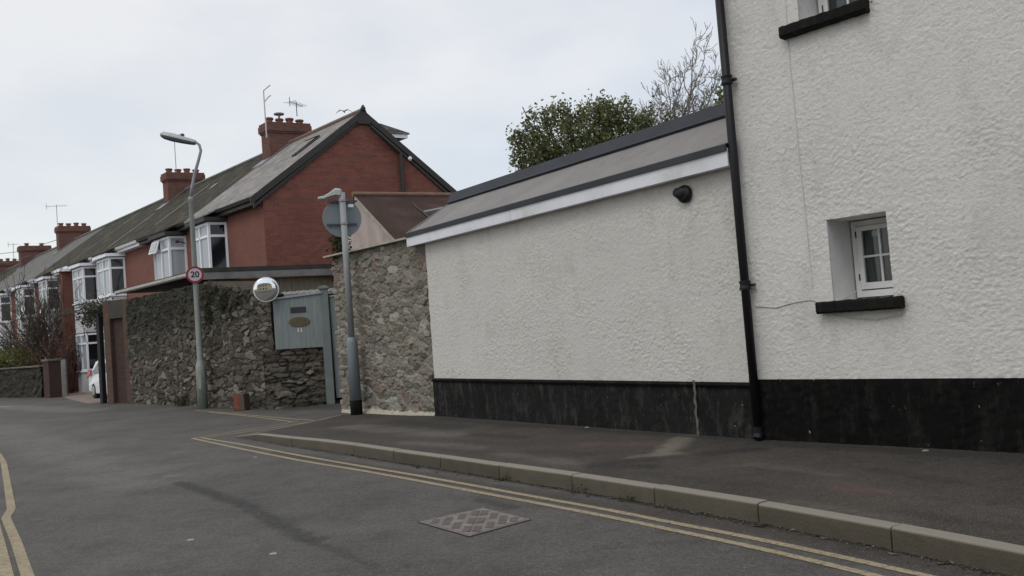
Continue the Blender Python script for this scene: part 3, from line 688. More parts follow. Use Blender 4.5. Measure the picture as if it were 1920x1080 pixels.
# roof
zft = zfb+.20; RW = .90; L1 = ELn+.38-.02; zr = 4.03
e0 = eb-DE*.38+NE*.16; 
MB().box(e0+ZU*zfb-NE*.02, DE*(L1), NE*.02, ZU*.20).box(e0+ZU*zfb-NE*.16, DE*.02, NE*.14, ZU*.2).build('fascia', M_FASCIA, ext)
MB().box(e0+DE*(L1*.44)+ZU*(zfb+.001)+NE*.0, DE*.006, NE*.002, ZU*.198).build('fascia_joint', M_CABLE, ext)
MB().box(e0-NE*.14+ZU*(zfb+.004), DE*(L1), NE*.119, ZU*.01).build('soffit', M_FASCIA, ext)
rb0 = eb-DE*.42-NE*RW+ZU*zr; rb1 = eb+DE*(ELn-.02)-NE*RW+ZU*zr
f0 = e0+ZU*(zft+.03)+NE*.005; f1 = e0+DE*L1+ZU*(zft+.03)+NE*.005
m = MB(); N_ = 60
def rf(i, j):
    a = f0+(f1-f0)*i/N_; b = rb0+(rb1-rb0)*i/N_; v = j/10; p = a+(b-a)*v
    p = p+ZU*(.02*(fbm(np.array(i*.25), np.array(v*3.), 2, 61)-.5)*min(1, 6*v*(1-v))); return p
m.grid(rf, N_, 10); m.build('roof', M_FELT, ext, smooth=True)
# hip end to the left, a gable closing under
MB().prism([f0-ZU*.01, rb0-ZU*.01, V3(rb0[0], rb0[1], zft-.15), V3(f0[0], f0[1], zft-.15)-NE*.2], DE*.05).build('verge_board', M_FELT, ext)
MB().box(V3(rb0[0], rb0[1], 3.2)+DE*.03, DE*(ELn+.2), -NE*2.6, ZU*(zr-3.2-.02)).build('flat_roof', M_TRIM, ext)
MB().poly(f0-ZU*.02, f1-ZU*.02, rb1-ZU*.12, rb0-ZU*.12).build('roof_deck', M_TRIM, ext)
# dark drip edge trim, dark raised ridge band
MB().box(e0+ZU*(zft-.035)+NE*.0, DE*(L1), NE*.022, ZU*.075).prism([e0+ZU*(zft+.04)+NE*.022, e0+ZU*(zft+.036)-NE*.0, e0+ZU*(zft+.075)-NE*.11, e0+ZU*(zft+.085)-NE*.11], DE*L1).build('edge_trim', M_TRIM, ext)
m = MB(); ups = [rb0+NE*.12+ZU*-.02-DE*.0, rb0+NE*.10+ZU*.0, rb0+NE*.02+ZU*.17, rb0-NE*.12+ZU*.19, rb0-NE*.12-ZU*.2]
m.prism(ups, rb1-rb0+DE*.02); m.build('ridge_band', M_TRIM, ext)
m = MB().tube([rb0+DE*.02+ZU*.05-NE*.08, f0+DE*.02+ZU*.012], .016, 8); m.build('verge_trim', M_FELT, ext)
# black hooded extractor outlet
vc = he(1287, 364, .0); vc = vc+NE*.02
vent = thing('wall_vent', vc, 'round black hooded vent on the white wall under the fascia', 'vent')
m = MB(); m.lathe(vc, [(.105, 0), (.108, .02), (.100, .045), (.06, .06)], 20, NE)
m.build('flange', M_BLACK, vent, smooth=True)
m = MB(); K = 14
P = []
for i in range(7):
    f = i/6; 
    for j in range(K):
        a = math.pi*2*j/K; rr = .080*(1-.25*f)
        P.append(vc+NE*(.03+.055*f)+DE*(rr*1.2*math.cos(a)-.05*f)+ZU*(rr*1.25*math.sin(a)*(1-.25*f)+.025*f))
m.add(P, [(i*K+j, i*K+(j+1) % K, (i+1)*K+(j+1) % K, (i+1)*K+j) for i in range(6) for j in range(K)]+[tuple(6*K+j for j in range(K))])
m.build('hood', M_BLACK, vent, smooth=True)

# ------------------------------------------------------------------ rubble stone walls
def rubble(path, top, cw, ch, seed, amp, step, jit=.85, mort=.16, warp=.05, z0=-.1, wetf=None, big=.5):
    """path: list of xy points, outward normal on the camera side; top(s) height"""
    P = [V3(p[0], p[1], 0) for p in path]; S = arc(P); L = S[-1]; nu = int(L/step); zm = max(top(s) for s in np.linspace(0, L, 30)); nv = int((zm-z0)/step)
    us = np.linspace(0, L, nu+1); T = np.array([top(u) for u in us])
    U, Vn = np.meshgrid(us, np.linspace(0, 1, nv+1)); Zz = z0+(T[None, :]-z0)*Vn
    X = U/cw; Y = Zz/ch
    X = X+warp*6*(fbm(U*3.1, Zz*3.1, 3, seed)-.5)+warp*2*(fbm(U*11, Zz*11, 2, seed+3)-.5); Y = Y+warp*7*(fbm(U*2.7+5, Zz*2.7, 3, seed+7)-.5)+warp*2*(fbm(U*12, Zz*10, 2, seed+4)-.5)
    rs_ = np.random.RandomState(seed); jx = rs_.rand(128, 128); jy = rs_.rand(128, 128); rv = rs_.rand(128, 128); wt_ = 1+big*(rs_.rand(128, 128)**2); hv = rs_.rand(128, 128); tx = rs_.rand(128, 128)-.5; ty = rs_.rand(128, 128)-.5
    xi = np.floor(X).astype(int); yi = np.floor(Y).astype(int)
    F1 = np.full(X.shape, 9.); F2 = np.full(X.shape, 9.); ID = np.zeros(X.shape); HV = np.zeros(X.shape); TL = np.zeros(X.shape)
    for a in range(-2, 3):
        for b in range(-2, 3):
            ci = (xi+a) % 128; cj = (yi+b) % 128
            fx = xi+a+.5+(jx[ci, cj]-.5)*jit; fy = yi+b+.5+(jy[ci, cj]-.5)*jit
            dx = X-fx; dy = Y-fy; dd = (np.abs(dx)**2.4+np.abs(dy)**2.4)**(1/2.4)/wt_[ci, cj]
            lt = dd < F1; F2 = np.where(lt, F1, np.minimum(F2, dd)); 
            ID = np.where(lt, rv[ci, cj], ID); HV = np.where(lt, hv[ci, cj], HV); TL = np.where(lt, tx[ci, cj]*dx+ty[ci, cj]*dy, TL); F1 = np.where(lt, dd, F1)
    g = np.clip((F2-F1)/mort, 0, 1); prof_ = np.sqrt(np.clip(1-(1-g)**2, 0, 1)); gm = np.clip((F2-F1)/.16, 0, 1)
    prof_ = np.clip(prof_*1.25, 0, 1); disp = amp*(prof_*(.40+.65*HV)+TL*1.1*prof_)+amp*.7*(fbm(U*13, Zz*18, 4, seed+30)-.5)+amp*.35*(vnoise(U*40, Zz*48, seed+35)-.5)+.05*(fbm(U*.8, Zz*.9, 2, seed+11)-.5)
    # smooth normals along the path
    px = np.interp(us, S, [p[0] for p in P]); py = np.interp(us, S, [p[1] for p in P])
    tx_ = np.gradient(px); ty_ = np.gradient(py); ln = np.hypot(tx_, ty_); nxn = ty_/ln; nyn = -tx_/ln
    if np.dot(V3(nxn[nu//2], nyn[nu//2], 0), -V3(px[nu//2], py[nu//2], 0)) < 0: nxn, nyn = -nxn, -nyn
    k = max(1, int(.25/step)); ker = np.ones(2*k+1)/(2*k+1)
    nxn = np.convolve(np.pad(nxn, k, 'edge'), ker, 'valid'); nyn = np.convolve(np.pad(nyn, k, 'edge'), ker, 'valid')
    # irregular top and ends
    Zt = Zz+(Vn**12)*.05*(fbm(U*5, U*0+2, 3, seed+60)-.5)*2
    PX = px[None, :]+nxn[None, :]*disp; PY = py[None, :]+nyn[None, :]*disp
    m = MB(); m.v = [tuple(p) for p in np.stack([PX, PY, Zt], -1).reshape(-1, 3)]
    w = nu+1; base = np.arange(nu)[None, :]+np.arange(nv)[:, None]*w; base = base.ravel()
    t0 = V3(px[1]-px[0], py[1]-py[0], 0); flip = np.dot(np.cross(t0, ZU), V3(nxn[0], nyn[0], 0)) < 0
    if flip: m.f = [(b, b+w, b+w+1, b+1) for b in base.tolist()]
    else: m.f = [(b, b+1, b+w+1, b+w) for b in base.tolist()]
    # top and back: a cap so the wall has body
    nv_ = len(m.v); TH = .38
    for i in range(nu+1):
        m.v.append((px[i]-nxn[i]*TH, py[i]-nyn[i]*TH, float(Zt[-1, i]))); m.v.append((px[i]-nxn[i]*TH, py[i]-nyn[i]*TH, z0))
    tr = nv*w
    for i in range(nu):
        a, b = nv_+2*i, nv_+2*i+2; f = (tr+i, tr+i+1, b, a); f2 = (a, b, b+1, a+1)
        m.f.append(f[::-1] if flip else f); m.f.append(f2[::-1] if flip else f2)
    for i, (q) in enumerate((0, nu)):
        colv = [j*w+q for j in range(nv+1)]; f = tuple(colv)+(nv_+2*q, nv_+2*q+1); m.f.append(f if (i == 0) == flip else f[::-1])
    nT = len(m.v); rnd = np.concatenate([ID.ravel(), np.full(nT-ID.size, .3)]); mor = np.concatenate([(1-gm).ravel(), np.full(nT-ID.size, .6)])
    wet = wetf(U, Zz).ravel() if wetf is not None else np.zeros(ID.size); wet = np.concatenate([wet, np.full(nT-ID.size, .25)])
    return m, {'rnd': rnd, 'mor': mor, 'wet': wet}
M_ST1 = attr_stone('limestone_rubble', [(0., (.22, .205, .18)), (.18, (.31, .292, .26)), (.34, (.15, .147, .14)), (.5, (.27, .24, .20)), (.60, (.24, .155, .13)), (.70, (.46, .445, .41)), (.86, (.225, .215, .165)), (1., (.26, .248, .225))], (.31, .285, .235), (.12, .11, .07))
M_ST2 = attr_stone('dark_rubble', [(0., (.075, .068, .056)), (.25, (.15, .135, .11)), (.45, (.075, .067, .055)), (.62, (.20, .182, .15)), (.72, (.13, .095, .075)), (.85, (.29, .265, .23)), (1., (.16, .148, .125))], (.055, .047, .036), (.024, .025, .018), bump=.015)
# right-hand wall beside the extension
sl0 = he(643, 777); sl0b = V3(sl0[0], sl0[1], 0); s_end = V3(wl[0], wl[1], 0)
Lr = np.linalg.norm(s_end-sl0b); t0z = he(628, 478)[2]; t1z = he(790, 443)[2]; 
pathR = [sl0b+NE*-.06, sl0b+(s_end-sl0b)*.5-NE*.05, s_end-NE*.04]
m, at = rubble(pathR, lambda s: t0z+(t1z-t0z)*s/Lr-.02, .27, .15, 12, .055, .015, wetf=lambda U, Z: U*0+.12, mort=.26, big=1.6, jit=1., warp=.10)
stw = thing('stone_wall', V3(sl0b[0], sl0b[1], 0), 'tall pale rubble stone wall between the blue-grey gate and the white extension', 'stone wall')
m.build('masonry', M_ST1, stw, attrs=at, smooth=True)
a = sl0b-DE*.28+ZU*(t0z-.02); b = s_end-DE*.30+ZU*(t1z+.0)
m = MB(); dd = b-a; m.prism([a+NE*.10, a+NE*.10+ZU*.035, a-NE*.45+ZU*.06, a-NE*.45], dd); m.build('coping', M_COPE, stw)
m = MB(); rg = random.Random(5)
for i in range(26):       # pinned stones that make a ragged left corner
    z = .02+i*.128; w = rg.uniform(.05, .17); m.box(sl0b-DE*(w*.75)-NE*.42+ZU*z, DE*.25, NE*(.40+rg.uniform(-.02, .03)), ZU*rg.uniform(.085, .12))
m.build('corner_stones', simple('corner_stone', (.22, .19, .155), .9, .35, 7, bump=.02, bsc=14), stw, bevel=.022)
m = MB(); rg = np.random.RandomState(9); nf = 40; vv = s_end-sl0b; rngs = [(rg.uniform(.03, .075), rg.uniform(.04, .11)) for _ in range(nf+1)]
for i in range(nf+1):
    b_ = sl0b+vv*(i/nf); zz_ = .0+.09*i/nf; m.v += [tuple(b_+NE*(rngs[i][0]+.03)+ZU*(zz_-.03)), tuple(b_+NE*(rngs[i][0])+ZU*(zz_+.02)), tuple(b_+NE*.0+ZU*(zz_+rngs[i][1])), tuple(b_-NE*.08+ZU*(zz_+rngs[i][1]))]
for i in range(nf): m.f += [(4*i+j, 4*i+4+j, 4*i+5+j, 4*i+1+j) for j in range(3)]
V = np.array(m.v); m.f = [f if np.cross(V[f[1]]-V[f[0]], V[f[2]]-V[f[0]]) @ (NE+ZU) > 0 else f[::-1] for f in m.f]
m.build('mortar_fillet', M_COPE, stw)

# left-hand long wall and the low wall under the gate
Ld = gz(384, 764, 0)+V3(0, .25, 0); wq0 = gz(249, 756, 0); wq2 = gz(500, 766, 0); wq2b = gz(522, 766, 0); wq3 = gz(613, 758, 0)
tz = [dp(249, 561, wq0[1])[2], dp(384, 533, Ld[1])[2], dp(500, 545, wq2[1])[2], dp(521, 549, wq2b[1])[2]]
pathL = [wq0, Ld, wq2, wq2b]; SL = arc([V3(p[0], p[1], 0) for p in pathL])
m, at = rubble(pathL, lambda s: float(np.interp(s, SL, tz)), .28, .14, 31, .062, .022, wetf=lambda U, Z: np.clip((Z-1.7)*.75+(SL[1]*.9-U)*.09, 0, 1), mort=.30, big=1.7, jit=1., warp=.09)
lwall = thing('stone_wall', V3(Ld[0], Ld[1], 0), 'long dark mossy rubble wall behind the street lamp', 'stone wall')
m.build('masonry', M_ST2, lwall, attrs=at, smooth=True)
zlow = dp(570, 652, wq3[1])[2]
m, at = rubble([wq2b+(wq2b-wq3)*.22-V3(0, .06, 0), wq3], lambda s: zlow, .34, .10, 77, .085, .024, wetf=lambda U, Z: U*0+.1, mort=.3, big=1.5, jit=1., warp=.08)
lw2 = thing('stone_wall', V3(wq3[0], wq3[1], 0), 'low dark slabby stone wall below the blue-grey gate panel', 'stone wall'); m.build('masonry', M_ST2, lw2, attrs=at, smooth=True)
dl = hdir(wq0, Ld); nl = hn(dl); nl = nl if np.dot(nl, -wq0) > 0 else -nl
# stained brick courses on top of the right half of the wall
a = Ld+ZU*(tz[1]-.02)+hdir(Ld, wq2)*.15; e = wq2+ZU*(tz[2]-.12)
n2 = hn(hdir(Ld, wq2)); n2 = n2 if np.dot(n2, -Ld) > 0 else -n2
mm = MB(); ta_ = dp(398, 527, a[1]); te_ = dp(503, 526, e[1]); mm.prism([a-n2*.22-ZU*.1, e-n2*.22-ZU*.1, V3(e[0], e[1], te_[2])-n2*.22, V3(a[0], a[1], ta_[2])-n2*.22], n2*.2); mm.build('brick_courses', brick_mat('stained_brick', (.13, .10, .08), (.085, .07, .055), (.13, .115, .09), stain=(.045, .042, .03)), lwall)
# ------------------------------------------------------------------ brick pier with bricked-up doorway, left end of the wall
pe0 = gz(203, 757, 0); pdir = hdir(pe0, wq0); pn = hn(pdir); pn = pn if np.dot(pn, -pe0) > 0 else -pn; PLn = np.linalg.norm((wq0-pe0)[:2])
pier = thing('brick_pier', pe0, 'tall dark brick pier with bricked-up doorway at the end of the mossy wall', 'brick pier')
zpt = dp(225, 563, pe0[1])[2]; M_BRD = brick_mat('dark_weathered_brick', (.075, .036, .028), (.05, .027, .022), (.065, .05, .04), stain=(.04, .035, .025))
M_BRO = brick_mat('orange_weathered_brick', (.12, .065, .043), (.08, .046, .033), (.09, .072, .055), stain=(.05, .042, .03))
d0, d1 = PLn*.26, PLn*.80
m = MB(); m.box(pe0-pn*.4, pdir*d0, pn*.42, ZU*zpt); m.box(pe0+pdir*d1-pn*.4, pdir*(PLn-d1+.05), pn*.42, ZU*(zpt-.02)); m.build('jamb', M_BRO, pier, bevel=.015)
m = MB(); m.box(pe0+pdir*d0-pn*.4, pdir*(d1-d0), pn*.28, ZU*zpt); m.build('blocked_doorway', M_BRD, pier)
zlin = dp(225, 597, pe0[1])[2]
MB().box(pe0+pdir*d0+ZU*zlin-pn*.12, pdir*(d1-d0), pn*.135, ZU*(zpt-zlin-.01)).build('lintel', simple('mossy_lintel', (.05, .047, .036), .9, .3, 4, bump=.02), pier)
gp = thing('gate_post', gz(192, 757, 0)+V3(0, .1, 0), 'black timber gate post at the drive entrance beside the brick pier', 'gate post')
q = WL[gp.name]; MB().cbox(q, .17, .16, dp(192, 590, q[1])[2], pdir).build('post', M_DARKWOOD, gp, bevel=.01); MB().cbox(q+ZU*dp(192, 590, q[1])[2], .21, .20, .05, pdir).build('cap', M_DARKWOOD, gp)

# ------------------------------------------------------------------ GATE
gdir = hdir(wq2b, wq3); gn = hn(gdir); gn = gn if np.dot(gn, -wq3) > 0 else -gn
gO = wq3+gn*.0
def gg(x, y, off=.0): return pl(x, y, gO+gn*off, gn)
gate = thing('gate', V3(wq3[0], wq3[1], 0), 'blue-grey boarded gate and fence panel with letter plate, oval plaque and number', 'gate')
def panel(c, t=.04, off=.12, boards=.11, top=True):    # c: four pixel corners tl,tr,br,bl in the gate plane
    P = [gg(x, y, off) for x, y in c]; m = MB(); L = np.linalg.norm((P[1]-P[0])[:2]); nb = max(2, round(L/boards))
    for i in range(nb):
        u0, u1 = i/nb+.0015, (i+1)/nb-.0015
        q = [P[3]+(P[2]-P[3])*u0, P[3]+(P[2]-P[3])*u1, P[0]+(P[1]-P[0])*u1, P[0]+(P[1]-P[0])*u0]; m.prism(q, -gn*t)
    m.prism([p-gn*.006 for p in P], -gn*(t-.02)); return m
panel([(511, 563), (601, 551), (607, 650), (517, 655.5)], off=.14).build('panel', M_SAGE, gate)
a, b = gg(509, 563, .18), gg(603, 550, .18); MB().prism([a, b, b+ZU*.045, a+ZU*.045], -gn*.10).build('top_rail', simple('pale_rail_paint', (.27, .30, .31), .6, .1), gate, bevel=.006)
pb_ = gg(621, 757, .08); pb_[2] = 0; zt = gg(607, 542, .1)[2]
MB().cbox(pb_, .20, .13, zt, gdir).build('post', M_SAGE2, gate, bevel=.008)
MB().cbox(pb_+ZU*(zt+.002), .27, .19, .055, gdir).cbox(pb_+ZU*(zt+.057), .17, .10, .03, gdir).build('post_cap', M_SAGE2, gate, bevel=.01)
R4 = [(618, 556), (668, 549), (690, 742), (631, 746)]
panel(R4, off=.04).build('door_leaf', M_SAGE, gate)
a, b = gg(617, 557, .07), gg(668, 550, .07); MB().prism([a, b, b+ZU*.04, a+ZU*.04], -gn*.06).build('top_rail', simple('pale_rail_paint', (.27, .30, .31)), gate)
lp = [gg(x, y, .145) for x, y in ((544, 576.5), (573, 574.5), (574, 585), (545, 587))]; MB().prism(lp, gn*.012).build('letter_plate', simple('dark_letter_plate', (.035, .035, .04), .5, .2, metal=.4), gate, bevel=.004)
oc = gg(561, 603, .15); m = MB(); m.lathe(oc, [(1, 0)], 3) if 0 else None
def ellipse(c, rx, rz, dpt, m, k=32):
    P = [c+gdir*rx*math.cos(2*math.pi*j/k)+ZU*rz*math.sin(2*math.pi*j/k) for j in range(k)]; m.prism(P, gn*dpt); return m
ellipse(oc, .255, .12, .015, MB()).build('plaque', M_BRASS, gate, bevel=.004)
m = ellipse(oc+gn*.015, .205, .085, .004, MB())
m.build('plaque_face', simple('dark_plaque_face', (.09, .065, .035), .6, .5, 22), gate)
def text_mesh(s, size, origin, dx, up, nrm, mat, name, parent, ext_=.002, align='CENTER', bold=0.0):
    cu = bpy.data.curves.new('t', 'FONT'); cu.body = s; cu.size = size; cu.extrude = ext_; cu.align_x = align; cu.align_y = 'CENTER'; cu.offset = bold
    ob = bpy.data.objects.new('t', cu); col.objects.link(ob); dg = bpy.context.evaluated_depsgraph_get(); me = bpy.data.meshes.new_from_object(ob.evaluated_get(dg))
    m = MB(); m.v = [tuple(np.array(origin)+np.array(dx)*v.co.x+np.array(up)*v.co.y+np.array(nrm)*v.co.z) for v in me.vertices]; m.f = [tuple(p.vertices) for p in me.polygons]
    bpy.data.objects.remove(ob); return m.build(name, mat, parent)
text_mesh('11', .15, gg(562, 619, .146), gdir if np.dot(gdir, V3(1, 0, 0)) > 0 else -gdir, ZU, gn, M_WPAINT, 'house_number', gate, .003, bold=.004)

# convex mirror on the wall top above the gate
mcn = dp(499, 543, wq2b[1]-.35); mn = unit(EYE-mcn+V3(.0, 0, .0)); mu = unit(np.cross(ZU, mn)); 
mir = thing('convex_mirror', mcn, 'round convex traffic mirror with white rim above the blue-grey gate', 'mirror')
k = 40; prof = [(.285*math.sin(a), .036*math.cos(a)) for a in np.linspace(math.pi/2, .03, 14)]
MB().lathe(mcn, prof, k, mn).build('mirror_face', M_MIRROR, mir, smooth=True)
MB().lathe(mcn-mn*.03, [(.27, 0), (.30, .005), (.305, .02), (.298, .036), (.287, .033)], k, mn).build('rim', M_UPVC, mir, smooth=True)
MB().tube([mcn-mn*.03, mcn-mn*.18, mcn-mn*.3-ZU*.35], .025, 8).build('bracket', M_GALV, mir)

# marker block at the foot of the wall
mk0 = gz(455, 769, 0); mk = thing('marker_block', mk0, 'squat brown marker block with a red painted face below the dark wall', 'marker block')
mz = dp(455, 737, mk0[1])[2]; md = unit(V3(1, -.35, 0)); mnn = hn(md)*1.0; mnn = mnn if np.dot(mnn, -mk0) > 0 else -mnn
MB().prism([mk0-md*.17-mnn*.1, mk0+md*.17-mnn*.1, mk0+md*.16+ZU*mz-mnn*.1, mk0-md*.15+ZU*mz-mnn*.1], mnn*.24).build('block', simple('brown_block', (.09, .06, .045), .9, .3, 9, bump=.01), mk, bevel=.02)
m = MB()
for i in range(5):
    z = .06+i*(mz-.1)/5; m.box(mk0-md*(.12)+mnn*.142+ZU*z, md*.12, mnn*.003, ZU*((mz-.1)/5*.85))
m.build('red_patch', simple('flaking_red_paint', (.22, .04, .025), .8, .35, 14), mk)

# ------------------------------------------------------------------ GARAGE and sheds behind the wall
A = unit(V3(-1430, 1550, 0)); G = unit(V3(2800, 1550, 0)); nA = V3(-A[1], A[0], 0)*-1.; nA = hn(A); nA = nA if np.dot(nA, V3(1, 1, 0)) < 0 else -nA   # towards the street
KY = Ld[1]+.35; K0 = dp(392, 512, KY); zg = K0[2]
gar = thing('garage', V3(K0[0], K0[1], 0), 'flat-roofed garage with olive cladding and long white gutter behind the dark wall', 'garage')
K = V3(K0[0], K0[1], 0)
# clad end wall facing the camera
m = MB(); nb = 60; Lg = 5.6; ng = hn(G); ng = ng if np.dot(ng, V3(0, 1, 0)) < 0 else -ng
for i in range(nb):
    a = K+G*(Lg*i/nb)+ZU*2.2+ng*(.02 if i % 2 else 0); m.box(a-ng*.05, G*(Lg/nb), ng*.05, ZU*(zg-2.2-.2))
m.build('cladding', M_CLAD, gar)
m = MB(); m.box(K-G*.0-ng*.3-ZU*.0, G*Lg, ng*.24, ZU*(zg-.2)); dA = A; m.box(K+A*.05-nA*.30, A*6.9, nA*.28, ZU*(zg-.25)); m.build('wall', simple('garage_render', (.12, .11, .085), .9, .2, 3), gar)
m = MB(); m.box(K-G*.22+ng*.205+ZU*(zg-.20), G*(Lg+.2), ng*.03, ZU*.195); m.build('fascia', M_GFASC, gar, bevel=.004)
pts = [K+ng*.24-G*.24+ZU*zg, K+ng*.24+G*(Lg)+ZU*zg, K-ng*1.2+G*Lg+ZU*zg, K-ng*1.2+G*1.6+ZU*zg, K+A*7.3+G*1.6+ZU*zg, K+A*7.3-G*.25+ZU*zg, K+A*.2-G*.25+ZU*zg]
MB().prism(pts, ZU*.13).build('roof', M_DFELT, gar)
g0 = K-G*.26+ZU*(zg-.02)-A*.1; g1 = g0+A*7.2; m = MB(); q = -G*.09
m.prism([g0-ZU*.02, g0+ZU*.10, g0+ZU*.10+q, g0+ZU*.02+q, g0-ZU*.02+q*.4], A*7.3); m.build('gutter', M_GUT, gar, bevel=.01)
# low shed roof seen through the gap above the gate
sY = wq3[1]+.9; a = dp(512, 557, sY); b = dp(650, 546, sY); lsd = thing('shed', V3((a[0]+b[0])/2, a[1], 0), 'low shed with pale mossy felt roof glimpsed above the gate', 'shed')
MB().prism([a-ZU*a[2], b-ZU*b[2], b+ZU*.0, a+ZU*.0], V3(0, .1, 0)).build('wall', simple('dark_shed_wall', (.012, .011, .010), .9, .2), lsd)
m = MB(); m.grid(lambda i, j: a+(b-a)*i/60+V3(0, -.1+1.1*j/6, .03+.14*j/6+.02*math.sin(i*1.7+j*2.1)*math.cos(i*.6+j)), 60, 6); m.build('roof', M_GLITTER, lsd)
m = MB().prism([a+V3(0, -.12, -.04), b+V3(0, -.12, -.04), b+V3(0, -.12, .03), a+V3(0, -.12, .03)], V3(0, .05, 0)); m.build('roof_edge', M_GFASC, lsd)

# outbuilding with brown corrugated roof
oY = 22.2; rp0 = dp(668, 370, oY); ob = thing('outbuilding', V3(rp0[0], rp0[1], 0), 'outbuilding with brown corrugated roof and stained pink rendered gable behind the stone wall', 'outbuilding')
dn = hn(G); dn = dn if dn[1] < 0 else -dn
rp1 = rp0+G*5.2; ev = rp0+dn*3.1; pit_ = pl(738, 447, rp0, G)     # eave point lies in the gable plane
gpn = G; ee = pl(738, 446, rp0, G); sl_ = (ee-rp0); ee0 = rp0+sl_*1.25
m = MB(); nc = 280
m.grid(lambda i, j: rp0-G*.05+G*(5.3*i/nc)+(ee0-rp0)*j+ZU*(.018*math.sin(i*math.pi/2)+.05), nc, 1); m.build('roof', M_CORR, ob)
back = rp0-dn*2.6-ZU*(2.1)
m = MB(); m.grid(lambda i, j: rp0-G*.05+G*(5.3*i/40)+(back-rp0)*j+ZU*.05, 40, 1); m.build('rear_roof', M_CORR, ob)
g0_ = [rp0, ee0, V3(ee0[0], ee0[1], 0), V3(back[0], back[1], 0), back]
MB().prism(g0_, G*.15).build('gable_wall', M_PINK, ob)
f1_ = V3(ee0[0], ee0[1], 0)+dn*-.1+G*.15; MB().box(f1_, G*4.9, -dn*.2, ZU*(ee0[2]-.1)).box(V3(back[0], back[1], 0)+dn*.1+G*.15, G*4.9, dn*.2, ZU*(back[2]-.1)).build('side_wall', M_PINK, ob)
m = MB().tube([rp0-G*.1+ZU*.08, rp1+ZU*.08], .075, 8); m.build('ridge', simple('rusty_ridge_flashing', (.16, .095, .06), .8, .3, 4), ob)
m = MB(); m.prism([rp0+G*-.06+ZU*.04, ee0+G*-.06+ZU*.04, ee0+G*-.06-ZU*.06, rp0+G*-.06-ZU*.06], G*.04); m.build('verge', simple('pale_verge_mortar', (.34, .30, .25), .9, .2), ob)
c0 = rp0+(ee0-rp0)*.22+G*1.35+ZU*.09; c1 = rp0+(ee0-rp0)*.80+G*1.45+ZU*.09; MB().tube([c0, c1], .025, 6).build('conduit', M_BARGE, ob)
c2 = dp(797, 413, rp0[1]-1.2); MB().box(c2, V3(.6, .1, 0), V3(-.1, .3, 0), V3(0, 0, -.12)).build('vent_box', M_BARGE, ob)
MB().box(c2+V3(.0, .1, .2), V3(.5, .1, .08), V3(-.05, .12, .05), V3(0, 0, .03)).build('rooflight', simple('dull_rooflight', (.10, .105, .12), .4, .1), ob)

